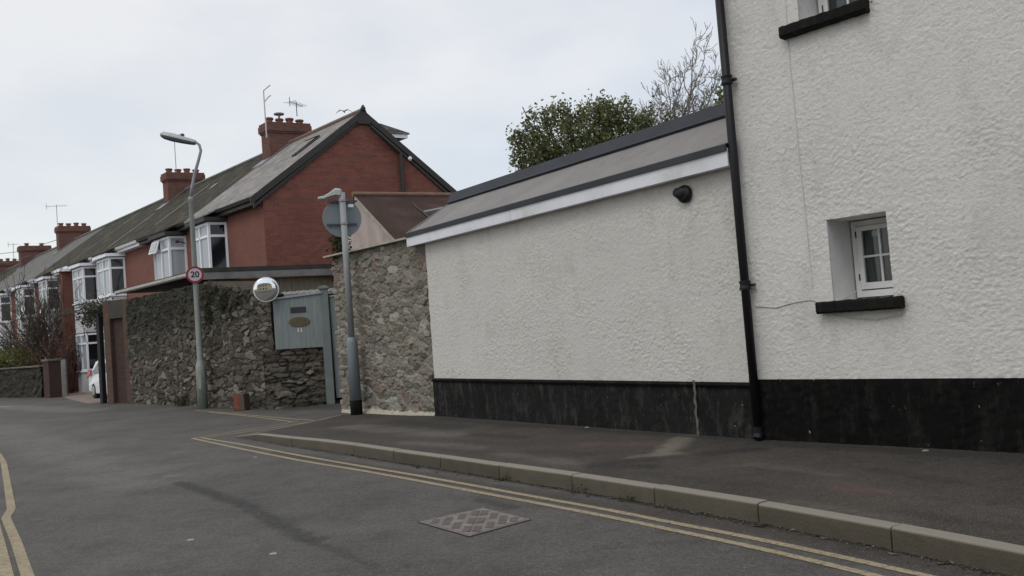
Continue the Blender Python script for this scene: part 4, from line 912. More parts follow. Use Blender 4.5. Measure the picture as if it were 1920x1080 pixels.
# ------------------------------------------------------------------ TERRACE
SC = 26/22.4
C0 = dp(492, 375, 26.0); C0g = V3(C0[0], C0[1], 0)
def tp_(t, s, z): return C0g+A*t+G*s+ZU*z
nG = hn(G); nG = nG if nG[1] < 0 else -nG           # faces the camera (gable side)
nF = -G                                              # roughly the street side direction (skewed gable)
sr = 3.46; ZR = 9.2; ZE = 6.30; se = -.32; sb = 7.35; ZB = 5.95
def house_unit(t0, t1, name_label, roof, wallm, fascia, gutter, bay, chim=None, first=False, fl=(0,)):
    r = thing('terraced_house', tp_(t0, 0, 0), name_label, 'house', 'terraced houses along the street')
    bt0, bt1, pp = bay
    m = MB(); e = .012
    ta, tb = t0, t1-e
    # front wall, back wall, gable or party wall
    m.prism([tp_(ta, 0, 0), tp_(tb, 0, 0), tp_(tb, 0, ZE-.12), tp_(ta, 0, ZE-.12)], G*.25)
    m.prism([tp_(ta, sb-.55, 0), tp_(tb, sb-.55, 0), tp_(tb, sb-.55, ZB), tp_(ta, sb-.55, ZB)], G*.2)
    wl_ = m.build('wall', wallm, r); 
    m = MB()
    if first: m.prism([tp_(ta, 0, 0)-A*.03, tp_(ta, sb-.35, 0)-A*.03, tp_(ta, sb-.35, ZB+.1)-A*.03, tp_(ta, sr, ZR-.16)-A*.03, tp_(ta, 0, ZE-.05)-A*.03], A*.028); m.build('gable_wall', M_BRICK, r)
    m = MB(); m.prism([tp_(ta, .26, 0), tp_(ta, sb-.56, 0), tp_(ta, sb-.56, ZB+.0), tp_(ta, sr, ZR-.22), tp_(ta, .26, ZE-.05)], A*.2); m.build('party_wall', M_BRICK, r)
    # roof
    off = -.07 if first else 0
    m = MB(); th = .10
    N1 = 10
    def rfp(s): 
        return ZE+(ZR-ZE)*(s-se)/(sr-se) if s <= sr else ZR+(ZB-ZR)*(s-sr)/(sb-sr)
    m.prism([tp_(ta+off, se, ZE), tp_(ta+off, sr, ZR), tp_(ta+off, sb, ZB), tp_(ta+off, sb, ZB-th), tp_(ta+off, sr, ZR-th*1.2), tp_(ta+off, se, ZE-th)], A*(tb-ta-off))
    rf_ = m.build('roof', roof, r); WL[rf_.name] = WL[r.name]
    MB().tube([tp_(ta+off, sr, ZR+.02), tp_(tb, sr, ZR+.02)], .09, 8).build('ridge_tiles', M_SLATE3 if not first else simple('ridge_tile', (.16, .11, .09), .8, .3, 6), rf_)
    # eaves fascia and gutter
    m = MB(); m.box(tp_(ta+off, se+.03, ZE-.28), A*(tb-ta-off), G*.03, ZU*.18); m.box(tp_(ta+off, se+.06, ZE-.28), A*(tb-ta-off), G*(.26), ZU*.02); m.build('eaves_fascia', fascia, r)
    m = MB(); m.prism([tp_(ta+off, se-.10, ZE-.06), tp_(ta+off, se+.03, ZE-.06), tp_(ta+off, se+.02, ZE-.15), tp_(ta+off, se-.06, ZE-.16)], A*(tb-ta-off)); m.build('gutter', gutter, r)
    # bay roof: the slope carried forward over the bay
    z_b = ZE-.05; pf = pp+.18
    m = MB(); P = [tp_(bt0-.15, se, z_b), tp_(bt1+.15, se, z_b), tp_(bt1+.05, -pf, z_b-.22), tp_(bt0-.15, -pf, z_b-.22)]
    m.prism(P, ZU*.06); P2 = [p-ZU*.15 for p in P]; m.build('bay_roof', roof, r)
    MB().prism([tp_(bt0-.13, 0-.01, z_b-.36), tp_(bt1+.03, -.01, z_b-.36), tp_(bt1+.03, -pf+.02, z_b-.36), tp_(bt0-.13, -pf+.02, z_b-.36)], ZU*.13).build('bay_fascia', fascia, r)
    # two-storey bay: side facing the camera, front facing the street
    def facet(parent, o, h, w, z0, z1, cols, nrm, gm, gm2, trans=.42, openl=False):
        fr = MB(); q = .075
        fr.box(o+ZU*z0, h*q, ZU*(z1-z0), -nrm*.07); fr.box(o+h*(w-q)+ZU*z0, h*q, ZU*(z1-z0), -nrm*.07)
        fr.box(o+h*q+ZU*z0, h*(w-2*q), ZU*.09, -nrm*.07); fr.box(o+h*q+ZU*(z1-.09), h*(w-2*q), ZU*.09, -nrm*.07)
        fr.box(o+h*q+ZU*(z1-trans-.09), h*(w-2*q), ZU*.085, -nrm*.075)
        for c in range(1, cols): fr.box(o+h*(w*c/cols-.035)+ZU*(z0+.09), h*.07, ZU*(z1-z0-.18), -nrm*.072)
        return fr
    floors = [(ZE-.36-1.72, ZE-.44)]
    if 1 in fl: floors.append((1.0, 2.75))
    for fi, (z0, z1) in enumerate(floors):
        o1 = tp_(bt0, 0, 0); fr1 = facet(r, o1, -G, pp, z0, z1, 1, nG, None, None)
        o2 = tp_(bt0, -pp, 0); fr2 = facet(r, o2, A, bt1-bt0, z0, z1, 2, nA, None, None)
        o3 = tp_(bt1, -pp, 0); fr1.v, fr1.f
        b = len(fr1.v); fr1.v += fr2.v; fr1.f += [tuple(i+b for i in f) for f in fr2.f]
        fr3 = facet(r, o3, G, pp, z0, z1, 1, A, None, None); b = len(fr1.v); fr1.v += fr3.v; fr1.f += [tuple(i+b for i in f) for f in fr3.f]
        # sill
        fr1.prism([tp_(bt0-.05, -.01, z0-.05), tp_(bt1+.05, -.01, z0-.05), tp_(bt1+.05, -pp-.05, z0-.05), tp_(bt0-.05, -pp-.05, z0-.05)], ZU*.05)
        bw = fr1.build('bay_window', M_UPVC, r); WL[bw.name] = WL[r.name]
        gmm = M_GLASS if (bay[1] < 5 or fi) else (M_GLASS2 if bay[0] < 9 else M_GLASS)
        mm_ = MB(); mm_.prism([o1-G*.06+ZU*(z0+.05)-nG*.05, o1-G*(pp-.06)+ZU*(z0+.05)-nG*.05, o1-G*(pp-.06)+ZU*(z1-.05)-nG*.05, o1-G*.06+ZU*(z1-.05)-nG*.05], nG*.012); mm_.build('pane', gmm, bw)
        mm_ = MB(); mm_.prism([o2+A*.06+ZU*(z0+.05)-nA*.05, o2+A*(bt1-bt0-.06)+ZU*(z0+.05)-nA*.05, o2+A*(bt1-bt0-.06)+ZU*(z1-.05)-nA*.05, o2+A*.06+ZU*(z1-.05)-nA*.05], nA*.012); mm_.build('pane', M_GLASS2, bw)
    zmid = floors[0][0]-.06; 
    MB().prism([tp_(bt0, -.01, 0), tp_(bt1, -.01, 0), tp_(bt1, -pp+.02, 0), tp_(bt0, -pp+.02, 0)], ZU*(.95)).build('bay_panel', simple('white_bay_render', (.52, .53, .54), .8, .08), r)
    MB().prism([tp_(bt0, -.01, 2.8), tp_(bt1, -.01, 2.8), tp_(bt1, -pp+.02, 2.8), tp_(bt0, -pp+.02, 2.8)], ZU*(zmid-2.8)).build('bay_panel', simple('white_bay_render', (.52, .53, .54), .8, .08), r)
    if chim is not None:
        tc, npots, zt_, wd, cap = chim; c = tp_(tc, 2.15+.9, 0); 
        m = MB(); W1, W2 = .62, wd
        def ring(w1, w2, za, zb_): m.box(tp_(tc, 2.45+(2.0-w2)/2, za)-A*w1/2, A*w1, G*w2, ZU*(zb_-za))
        ring(W1, W2, ZR-1.6, zt_-.36); ring(W1+.07, W2+.07, zt_-.359, zt_-.29); ring(W1+.15, W2+.15, zt_-.289, zt_-.05); ring(W1+.10, W2+.10, zt_-.049, zt_+.05)
        ch = m.build('chimney', M_BRICKC, r); WL[ch.name] = WL[r.name]
        for i in range(npots):
            s_ = 2.45+(2.0-W2)/2+W2*(i+.5)/npots; pz_ = zt_+.05; rr = .15; hh_ = (.22, .2, .24, .2)[i % 4]
            MB().lathe(tp_(tc, s_, pz_), [(rr*.9, 0), (rr*.85, hh_*.7), (rr*1.1, hh_*.74), (rr*1.1, hh_), (rr*.8, hh_)], 12).build('chimney_pot', M_POT, ch)
        if cap: MB().lathe(tp_(tc, 2.45+(2.0-W2)/2+W2*1.5/npots, zt_+.30), [(.04, 0), (.04, .12), (.2, .13), (.2, .17), (.02, .2)], 12).build('cowl', M_GALV, ch)
        m = MB(); m.prism([tp_(tc-W1/2-.12, 2.3, rfp(2.3)+.01), tp_(tc+W1/2+.1, 2.3, rfp(2.3)+.01), tp_(tc+W1/2+.1, sr, ZR+.03), tp_(tc-W1/2-.12, sr, ZR+.03)], ZU*.03); m.build('flashing', M_LEAD, r)
    return r
PB = .62
def th(t0, t1, lab, *a, **k): return house_unit(t0, t1, lab, *a, **k)
H1 = th(0, 5.4, 'end terraced red brick house with tall gable and pale slate roof', M_SLATE1, M_BRICK2, M_BARGE, M_BARGE, (2.75, 4.25, PB), (5.35, 4, 9.95, 1.55, True), True, fl=(0,))
H2 = th(5.4, 10.5, 'second red brick terraced house from the gable, dark mossy roof and open bay window', M_SLATE2, M_BRICK2, M_BARGE, M_BARGE, (6.35, 7.95, PB))
H3 = th(10.5, 15.6, 'third terraced house from the gable, white bay under white gutter', M_SLATE2, M_BRICK2, M_UPVC, M_UPVC, (13.3, 15.05, PB), (15.7, 4, 9.98, 1.6, False), fl=(0, 1))
H4 = th(15.6, 20.7, 'fourth terraced house from the gable, white rendered bay above the white car', M_SLATE2, M_BRICK2, M_UPVC, M_UPVC, (17.2, 18.9, PB), fl=(0, 1))
H5 = th(20.7, 27.4, 'fifth terraced house from the gable, with brick pilaster beside its white bay', M_SLATE2, M_BRICK2, M_UPVC, M_UPVC, (23.7, 25.3, PB), fl=(0, 1))
H6 = th(27.4, 34.2, 'sixth terraced house from the gable, half hidden by the bare shrub', M_SLATE3, M_BRICK2, M_UPVC, M_UPVC, (28.9, 30.7, PB), (34.3, 4, 10.05, 1.75, False), fl=(0, 1))
H7 = th(34.2, 44.2, 'seventh terraced house from the gable, at the left edge with white bay', M_SLATE3, M_BRICK2, M_UPVC, M_UPVC, (34.9, 37.2, PB), (44.2, 2, 10.0, 1.9, False), fl=(0, 1))
H8 = th(44.2, 54.2, 'farthest terraced house at the left edge of the photo with red chimney', M_SLATE2, M_BRICK2, M_UPVC, M_UPVC, (45.2, 47.2, PB), (54, 4, 9.95, 1.9, False), fl=(0, 1))
# brick projecting pier beside the fifth house's bay
MB().box(tp_(20.8, -.6, 0), A*.5, G*.6, ZU*(ZE-.3)).build('brick_pilaster', M_BRICK2, H5)
MB().box(tp_(20.6, -.75, ZE-.32), A*.9, G*.8, ZU*.14).build('pilaster_cap', M_UPVC, H5)
# barge boards, gable details of the end house
m = MB(); o_ = -A*.09
def bl(s0, z0, s1, z1, w, d_, off_): 
    a = tp_(0, s0, z0)+o_+A*off_; b = tp_(0, s1, z1)+o_+A*off_; m.prism([a, b, b-ZU*w, a-ZU*w], A*d_)
bl(se-.1, ZE-.07, sr+.02, ZR+.06, .24, .04, -.04); bl(sr-.02, ZR+.06, sb+.05, ZB-.0, .24, .04, -.04)
m.build('barge_board', M_BARGE, H1)
m = MB(); bl(se, ZE-.29, sr, ZR-.17, .12, .055, .0); bl(sr, ZR-.17, sb-.1, ZB-.2, .12, .055, .0); m.build('verge_soffit', M_BARGE, H1)
m = MB(); a = tp_(0, sr, ZR-.1)+o_-A*.05; m.prism([a-G*.22-ZU*.35, a+G*.22-ZU*.35, a+G*.10+ZU*.12, a-G*.10+ZU*.12], A*.06); m.lathe(a+ZU*.1, [(.07, 0), (.09, .08), (.05, .16), (.02, .2)], 10); m.build('finial', M_BARGE, H1)
ga = pl(748, 290, C0, nG)+nG*.14; gb = pl(755, 362, C0, nG)+nG*.14
m = MB().tube([pl(690, 225, C0, nG)+nG*.24-ZU*.3, pl(742, 284, C0, nG)+nG*.16, ga, V3(ga[0], ga[1], 2.5)], .07, 8); m.build('downpipe', M_BARGE, H1)
wl8 = pl(765, 301, C0, nG)+nG*.2; MB().lathe(wl8, [(.03, -.05), (.07, 0), (.07, .06), (.02, .1)], 10).build('white_lamp', M_UPVC, H1)
# open rooflight in the pale slates
def roofp(t, s, up=0): return tp_(t, s, ZE+(ZR-ZE)*(s-se)/(sr-se)+up)
m = MB(); c_ = [roofp(1.2, 1.75, .03), roofp(1.45, 1.75, .03), roofp(1.45, 2.6, .03), roofp(1.2, 2.6, .03)]
for i in range(4): m.tube([c_[i], c_[(i+1) % 4]], .035, 6)
m.build('skylight', M_BARGE, H1)
m = MB(); up = [roofp(1.2, 2.62, .06), roofp(1.45, 2.62, .06), roofp(1.45, 2.2, .20), roofp(1.2, 2.2, .20)]; m.prism(up, ZU*.03); m.build('skylight_sash', M_BARGE, H1)
# dormer on the rear slope
dq = pl(707, 237, C0+A*1.6, nG)
dm = MB(); dt0, dt1 = 1.0, 3.2
def dpz(s, z, t): return tp_(t, s, z)
s0d, s1d = sr+.3, sr+1.95
zc_ = ZR-.50
w = MB().prism([dpz(sr+.55, ZR-.75, dt0), dpz(s1d, ZR-1.85, dt0), dpz(s1d, zc_-.005, dt0), dpz(sr+.30, zc_-.005, dt0)], A*(dt1-dt0)).build('dormer', simple('slate_cheek', (.085, .09, .10), .6, .2, 4), H1); WL[w.name] = WL[H1.name]
MB().box(dpz(sr+.35, zc_-.13, dt0-.16), A*.06, G*(s1d-sr-.35+.22), ZU*.13).box(dpz(s1d+.17, zc_-.13, dt0-.099), A*(dt1-dt0+.2), G*.05, ZU*.13).build('dormer_fascia', M_UPVC, w)
MB().prism([dpz(sr+.1, zc_+.002, dt0-.2), dpz(s1d+.28, zc_+.002, dt0-.2), dpz(s1d+.28, zc_+.05, dt0-.2), dpz(sr+1.15, zc_+.34, dt0-.2), dpz(sr+.1, zc_+.38, dt0-.2)], A*(dt1-dt0+.4)).build('dormer_roof', M_SLATE3, w)
# open top-hung light on the second bay
a = tp_(7.92, -PB, ZE-.50)+nA*.02; b = tp_(7.15, -PB, ZE-.50)+nA*.02
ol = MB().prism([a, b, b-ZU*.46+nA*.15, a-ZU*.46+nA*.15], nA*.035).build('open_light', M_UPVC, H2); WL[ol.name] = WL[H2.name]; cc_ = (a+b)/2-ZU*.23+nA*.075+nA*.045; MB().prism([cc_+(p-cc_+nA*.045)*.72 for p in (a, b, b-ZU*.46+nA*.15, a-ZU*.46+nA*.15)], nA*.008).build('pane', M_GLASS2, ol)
MB().tube([tp_(6.35, -PB*.1, ZE-.72)+nG*.05, tp_(6.35, -PB*.55, ZE-.68)+nG*.35], .022, 6).lathe(tp_(6.35, -PB*.6, ZE-.70)+nG*.38, [(.03, -.05), (.08, 0), (.03, .06)], 8).build('camera_arm', M_BARGE, H2)
# pale worn strips of flashing on the mossy roof
for (t_, s_a, s_b, w_) in ((10.5, .4, 2.6, .10), (15.0, -.1, 1.9, .14), (9.0, 2.1, 2.35, .3), (20.7, -.2, 3.3, .06), (27.4, -.2, 3.3, .06)):
    MB().prism([roofp(t_, s_a, .015), roofp(t_+w_, s_a, .015), roofp(t_+w_, s_b, .015), roofp(t_, s_b, .015)], ZU*.02).build('flashing', simple('pale_mortar_flashing', (.26, .25, .23), .8, .25), H3 if t_ < 16 and t_ > 10 else (H2 if t_ < 10 else H5))
MB().tube([tp_(15.6, -.45, ZE-.25), tp_(15.6, -.08, ZE-.55), tp_(15.6, -.08, 0)], .045, 8).build('downpipe', M_UPVC, H3)

# ------------------------------------------------------------------ aerials (each its own thing)
def aerial(base, h, label, kind='yagi', dirv=(1, .3, 0), n=7, L=.7, mat=M_GALV):
    r = thing('tv_aerial', base, label, 'aerial', 'television aerials on the chimneys'); b = np.array(base); d_ = unit(dirv); pr = hn(d_)
    MB().tube([b, b+ZU*h], .016, 6).build('mast', mat, r)
    m = MB(); t_ = b+ZU*(h-.08); m.tube([t_-d_*L/2, t_+d_*L/2], .010, 5)
    for i in range(n):
        c = t_+d_*(-L/2+L*i/(n-1)); l = .20 if i else .3; m.tube([c-pr*l, c+pr*l], .006, 4); 
        if i == 0: m.tube([c-ZU*.18, c+ZU*.18], .012, 4)
    m.build('element_array', mat, r); return r
def cz(t_, s_, z): return tp_(t_, s_, z)
c1 = dp(500, 258, 30.2); r = thing('tv_aerial', c1, 'tall white two-armed aerial strapped to the near chimney of the end house', 'aerial', 'television aerials on the chimneys')
tp1 = dp(494, 170, 30.2); MB().tube([c1, tp1], .024, 6).build('mast', simple('white_aerial_paint', (.5, .5, .5)), r)
a1 = dp(502, 163, 30.2); a2 = dp(495, 192, 30.2); a3 = dp(503, 182, 30.2); MB().tube([tp1, a1, a1+V3(.10, 0, .06)], .02, 6).build('arm', simple('white_aerial_paint', (.5, .5, .5)), r); MB().tube([a2, a3, a3+V3(.10, 0, .06)], .02, 6).build('arm', simple('white_aerial_paint', (.5, .5, .5)), r)
c2 = dp(557, 218, 30.6); aerial(c2, dp(557, 196, 30.6)[2]-c2[2]+.1, 'small dark many-toothed aerial at the right end of the near chimney', dirv=(.4, 1, 0), n=8, L=.8, mat=M_BARGE)
c3 = tp_(15.5, 3.1, 9.7); h3 = dp(345, 248, c3[1])[2]-c3[2]; aerial(c3, h3, 'tall thin aerial on the second chimney, behind the street lantern', n=6, L=.9)
c4 = dp(108, 428, 48.5); h4 = dp(104, 384, 48.5)[2]-c4[2]; aerial(c4, h4, 'long-masted aerial on the third chimney from the gable', n=8, L=1.1, dirv=(1, .2, 0))
c5 = dp(26, 486, 56); h5 = dp(25, 456, 56)[2]-c5[2]; aerial(c5, h5, 'short aerial far off beside the last chimneys at the left', n=4, L=.6, dirv=(1, .2, 0))
# overhead wires
wires = thing('overhead_wire', dp(0, 480, 60), 'thin telephone wires crossing the sky at far left above the roofs', 'wire')
for (p, q) in (((-20, 478), (112, 448)), ((-20, 492), (60, 478))):
    a, b = dp(*p, 62), dp(*q, 50); MB().tube([a, (a+b)/2-ZU*.25, b], .018, 5).build('strand', M_BARGE, wires)
# gull
gl_ = dp(645, 209, 60); gull = MB()
for s in (-1, 1):
    P = [gl_, gl_+V3(s*.28, 0, .12), gl_+V3(s*.62, .05, -.10)]
    for w0, w1_, p, q in ((.11, .10, P[0], P[1]), (.10, .02, P[1], P[2])): gull.prism([p-V3(0, w0, 0), q-V3(0, w1_, 0), q+V3(0, w1_, 0), p+V3(0, w0, 0)], V3(0, 0, .02))
gull.tube([gl_+V3(0, -.25, 0), gl_+V3(0, -.12, .01), gl_+V3(0, .1, 0), gl_+V3(0, .3, -.02)], [.02, .06, .06, .02], 8)
gull.build('gull', simple('gull_grey', (.35, .35, .36)), label='distant gull flying above the roof ridge left of the gable peak', cat='bird')

# ------------------------------------------------------------------ STREET LAMP with 20 sign
lb = gz(381, 766, 0); LY = lb[1]
lamp = thing('street_lamp', lb, 'grey-green street lamp with curved neck standing at the foot of the dark wall', 'street lamp')
zt0 = dp(350, 375, LY)[2]; zm_ = dp(372, 680, LY)[2]
m = MB().lathe(lb-ZU*.02, [(.135, 0), (.135, zm_-.1), (.128, zm_-.05), (.085, zm_+.08), (.083, zm_+.1), (.060, zt0-.02), (.072, zt0), (.072, zt0+.06), (.045, zt0+.10)], 18); m.build('column', M_GALV2, lamp, smooth=True)
nk = [dp(x, y, LY) for x, y in ((350, 372), (353, 350), (359, 325), (367, 300), (372, 283), (370, 272), (362, 265), (352, 261))]
nk[0] = lb+ZU*(zt0+.05)
off = nk[0]-dp(350, 372, LY); nk = [nk[0]]+[p+off*(1-i/8) for i, p in enumerate(nk[1:])]
m = MB().tube(nk, [.045, .042, .042, .04, .038, .036, .036, .036], 10); m.build('neck', M_GALV, lamp, smooth=True)
ha, hb_ = dp(300, 253, LY), dp(366, 268, LY); hd = unit(hb_-ha); hs = unit(np.cross(hd, V3(0, 1, 0))); hw = V3(0, 1, 0)
def lens_body(m, z0, z1, wsc, k=12):
    prof = [(0, .05), (.04, .55), (.12, .85), (.3, 1.), (.55, .95), (.8, .8), (.95, .62), (1., .45)]; P = []; L = np.linalg.norm(hb_-ha)
    for (f, w_) in prof:
        c = ha+hd*L*f
        for j in range(k+1):
            a = math.pi*j/k; P.append(c+hw*(.15*w_*wsc*math.cos(a))+ZU*(z1*w_*math.sin(a)+z0))
    n = len(prof); m.add(P, [(i*(k+1)+j, i*(k+1)+j+1, (i+1)*(k+1)+j+1, (i+1)*(k+1)+j) for i in range(n-1) for j in range(k)]+[tuple(i*(k+1) for i in range(n))+tuple(i*(k+1)+k for i in range(n-1, -1, -1))]+[tuple(j for j in range(k+1)), tuple((n-1)*(k+1)+j for j in range(k+1))]); return m
lens_body(MB(), .0, .13, 1.).build('lantern', M_ALU, lamp, smooth=False)
lens_body(MB(), -.008, -.10, .9).build('lantern_bowl', M_LENS, lamp, smooth=False)
MB().lathe(dp(342, 256, LY), [(.05, -.04), (.05, .05), (.03, .08)], 10).build('photocell', M_BARGE, lamp)
MB().box(lb+V3(-.035, -.137, 0.55), V3(.07, 0, 0), V3(0, .01, 0), ZU*.5).build('access_door', M_GALV2, lamp)
s20 = dp(365.5, 515, LY-.10); sn = unit(V3(EYE[0]-s20[0]+1.5, EYE[1]-s20[1], 0)); sdx = hn(sn); sdx = sdx if sdx[0] > 0 else -sdx
sg = thing('speed_limit_sign', s20, 'round red-bordered speed limit sign reading 20 on the lamp column', 'road sign')
MB().lathe(s20-sn*.012, [(.225, 0), (.23, .004), (.23, .010), (.225, .013)], 48, sn).build('border', M_RED, sg)
MB().lathe(s20, [(.172, 0), (.172, .004)], 48, sn).build('face', M_SWHITE, sg)
text_mesh('20', .225, s20+sn*.006-sdx*.0, sdx, ZU, sn, M_INK, 'numeral', sg, .001, bold=.006)
MB().box(s20-sn*.03-sdx*.08-ZU*.02, sdx*.16, sn*.018, ZU*.04).build('clip', M_GALV, sg)

# ------------------------------------------------------------------ SIGN POST (round sign seen from behind)
pbx = he(669, 777, .24); pbs = V3(pbx[0], pbx[1], .02); PY = pbs[1]
sp_ = thing('traffic_sign', pbs, 'round traffic sign seen from behind on a grey post with a lamp on top', 'traffic sign')
ztp = dp(633, 362, PY)[2]; zsw = dp(655, 640, PY)[2]; zbk = dp(667, 748, PY)[2]
MB().lathe(pbs-ZU*.05, [(.125, 0), (.125, zbk-.0), (.122, zbk+.01)], 16).build('base_sleeve', M_BLACKROUGH, sp_, smooth=True)
MB().lathe(V3(pbs[0], pbs[1], zbk-.03), [(.118, 0), (.112, zsw-zbk), (.108, zsw-zbk+.02), (.085, zsw-zbk+.09), (.068, zsw-zbk+.11)], 18).build('lower_column', M_SIGNB, sp_, smooth=True)
MB().tube([V3(pbs[0], pbs[1], zsw), V3(pbs[0], pbs[1], ztp)], .066, 16).build('post', M_GALV, sp_, smooth=True)
scn_ = dp(641.5, 409, PY+.12); sn2 = unit(V3(-.35, 1, 0)); sx2 = hn(sn2)
MB().lathe(scn_, [(.395, 0), (.40, .004), (.40, .012), (.395, .016)], 56, sn2).build('sign_plate', M_SIGNB, sp_)
for yy in (378, 421):
    c = dp(641, yy, PY+.10); MB().box(c-sx2*.31-ZU*.018, sx2*.62, -sn2*.03, ZU*.036).build('bracket', simple('dark_bracket', (.05, .055, .065), .5, .1), sp_)
    MB().tube([V3(pbs[0], pbs[1], c[2]-.02), V3(pbs[0], pbs[1], c[2]+.02)], .078, 16).build('clamp', M_GALV, sp_)
cc = dp(658, 383, PY+.10); MB().box(cc-sx2*.06, sx2*.11, -sn2*.004, -ZU*.06).build('sticker', M_WPAINT, sp_)
hp = [dp(x, y, PY) for x, y in ((640, 363), (630, 362), (618, 367), (608, 372), (597, 373))]
m = MB(); ring_ = []
for p, hgt, wd_ in zip(hp, (.13, .13, .075, .06, .045), (.085, .09, .075, .075, .07)):
    ring_ += [p+V3(0, -wd_, -hgt*.4), p+V3(0, wd_, -hgt*.4), p+V3(0, wd_, hgt*.5), p+V3(0, wd_*.6, hgt*.75), p+V3(0, -wd_*.6, hgt*.75), p+V3(0, -wd_, hgt*.5)]
m.add(ring_, [(i*6+j, i*6+(j+1) % 6, (i+1)*6+(j+1) % 6, (i+1)*6+j) for i in range(4) for j in range(6)]+[(5, 4, 3, 2, 1, 0), (24, 25, 26, 27, 28, 29)]); m.build('sign_lamp', M_ALU, sp_, bevel=.01)

# ------------------------------------------------------------------ planting
def leaves(cents, n, size, seed, shell=.35, aspect=.55, clump=.0):
    """n leaf-sized faces in ellipsoid blobs (c, rx, ry, rz)"""
    rg = np.random.RandomState(seed); m = MB(); lf = []
    vol = np.array([c[1]*c[2]*c[3] for c in cents])**.7; cnt = (n*vol/vol.sum()).astype(int)
    for c, k in zip(cents, cnt):
        ncl = max(3, k//18); cd = rg.normal(size=(ncl, 3)); cd /= np.linalg.norm(cd, axis=1)[:, None]; rad = rg.uniform(shell, 1.0, ncl)**.6; cc_ = cd*rad[:, None]*np.array(c[1:4]); tone = np.clip(rg.normal(.48, .30, ncl), 0, 1)
        for i in range(k):
            q = rg.randint(ncl); p = np.array(c[0])+cc_[q]+rg.normal(size=3)*size*V3(1.0, 1.0, 1.25)
            d_ = rg.normal(size=3)+V3(0, 0, .4); d_ /= np.linalg.norm(d_); u = np.cross(d_, rg.normal(size=3)); u /= np.linalg.norm(u); w_ = np.cross(d_, u); s = size*rg.uniform(.6, 1.3)
            b = len(m.v); m.v += [tuple(p-u*s*.5), tuple(p+w_*s*aspect*.5), tuple(p+u*s*.5), tuple(p-w_*s*aspect*.5)]; m.f.append((b, b+1, b+2, b+3)); t_ = float(np.clip(tone[q]+rg.uniform(-.25, .25), 0, 1)); lf += [t_]*4
    return m, {'lf': lf}
def branches(m, p, d_, L, r, lev, rg, spread=.5, n=3, up=.15, minr=.008, tips=None):
    p = np.array(p, float); d_ = unit(d_); k = 4; P = [p]; R = [r]
    for i in range(k):
        d_ = unit(d_+rg.normal(size=3)*.13+V3(0, 0, up*.3)); P.append(P[-1]+d_*L/k); R.append(max(r*(1-.45*(i+1)/k), minr))
    m.tube(P, R, 6 if r > .03 else 4, cap=False)
    if tips is not None: tips.append(P[-1])
    if lev <= 0: return
    for i in range(n):
        f = rg.uniform(.35, 1.) if i else 1.; idx = min(int(f*k), k); st = P[idx]
        nd = unit(d_+rg.normal(size=3)*spread+V3(0, 0, up)); branches(m, st, nd, L*rg.uniform(.55, .8), max(R[idx]*.7, minr), lev-1, rg, spread, n, up, minr, tips)
# evergreen behind the extension
tY = 19.5
blobs = [(dp(1000, 285, tY), .55, .7, .60), (dp(1050, 265, tY), .8, .9, .85), (dp(1110, 250, tY+.4), .8, .9, .75), (dp(1160, 245, tY), .7, .8, .62), (dp(1205, 262, tY), .45, .6, .42), (dp(1100, 300, tY), 1.3, 1.0, .6), (dp(1010, 320, tY), .5, .6, .4), (dp(1180, 225, tY), .35, .4, .28), (dp(1045, 228, tY), .35, .4, .28), (dp(1238, 243, tY), .28, .4, .22), (dp(1262, 243, tY), .30, .3, .22), (dp(1215, 228, tY), .2, .3, .2), (dp(1140, 218, tY), .34, .35, .26), (dp(985, 268, tY), .25, .3, .25)]
tops = [dp(x, y, tY+dy) for x, y, dy in ((1003, 214, 0), (1030, 207, .3), (1062, 214, 0), (1092, 212, .2), (1122, 203, 0), (1147, 202, .3), (1172, 206, 0), (1192, 222, 0), (966, 258, 0), (972, 292, .2), (985, 232, 0), (1222, 214, .2), (1250, 226, 0))]
blobs += [(p, .15, .2, .16) for p in tops]
tb = dp(1100, 300, tY); et = thing('evergreen_tree', V3(tb[0], tb[1], 0), 'dense dark green evergreen tree rising behind the low extension roof', 'tree')
m, at = leaves(blobs, 15500, .096, 8, .4); m.build('crown', M_LEAF, et, attrs=at)
m = MB(); rg = np.random.RandomState(2); P0 = V3(tb[0], tb[1], 0); m.tube([P0, P0+V3(.05, 0, 1.5), P0+V3(0, 0, 3.2)], [.17, .14, .11], 10)
for i in range(len(blobs)): 
    b_ = blobs[i][0]; m.tube([P0+V3(0, 0, 2.4+rg.rand()), (P0+V3(0, 0, 3.2)+b_)/2, b_+rg.normal(size=3)*.2], [.05, .03, .012], 6)
m.build('trunk', M_BARK, et)
sb_ = dp(1362, 205, 16.0); sm_ = thing('evergreen_shrub', V3(sb_[0], sb_[1], 0), 'small dark evergreen showing beside the black downpipe above the roof', 'shrub')
m, at = leaves([(dp(1360, 190, 16), .16, .3, .28), (dp(1358, 212, 16), .2, .3, .2)], 700, .09, 3); m.build('crown', M_LEAF, sm_, attrs=at); MB().tube([V3(sb_[0], sb_[1], 0), sb_], [.06, .03], 8).build('trunk', M_BARK, sm_)
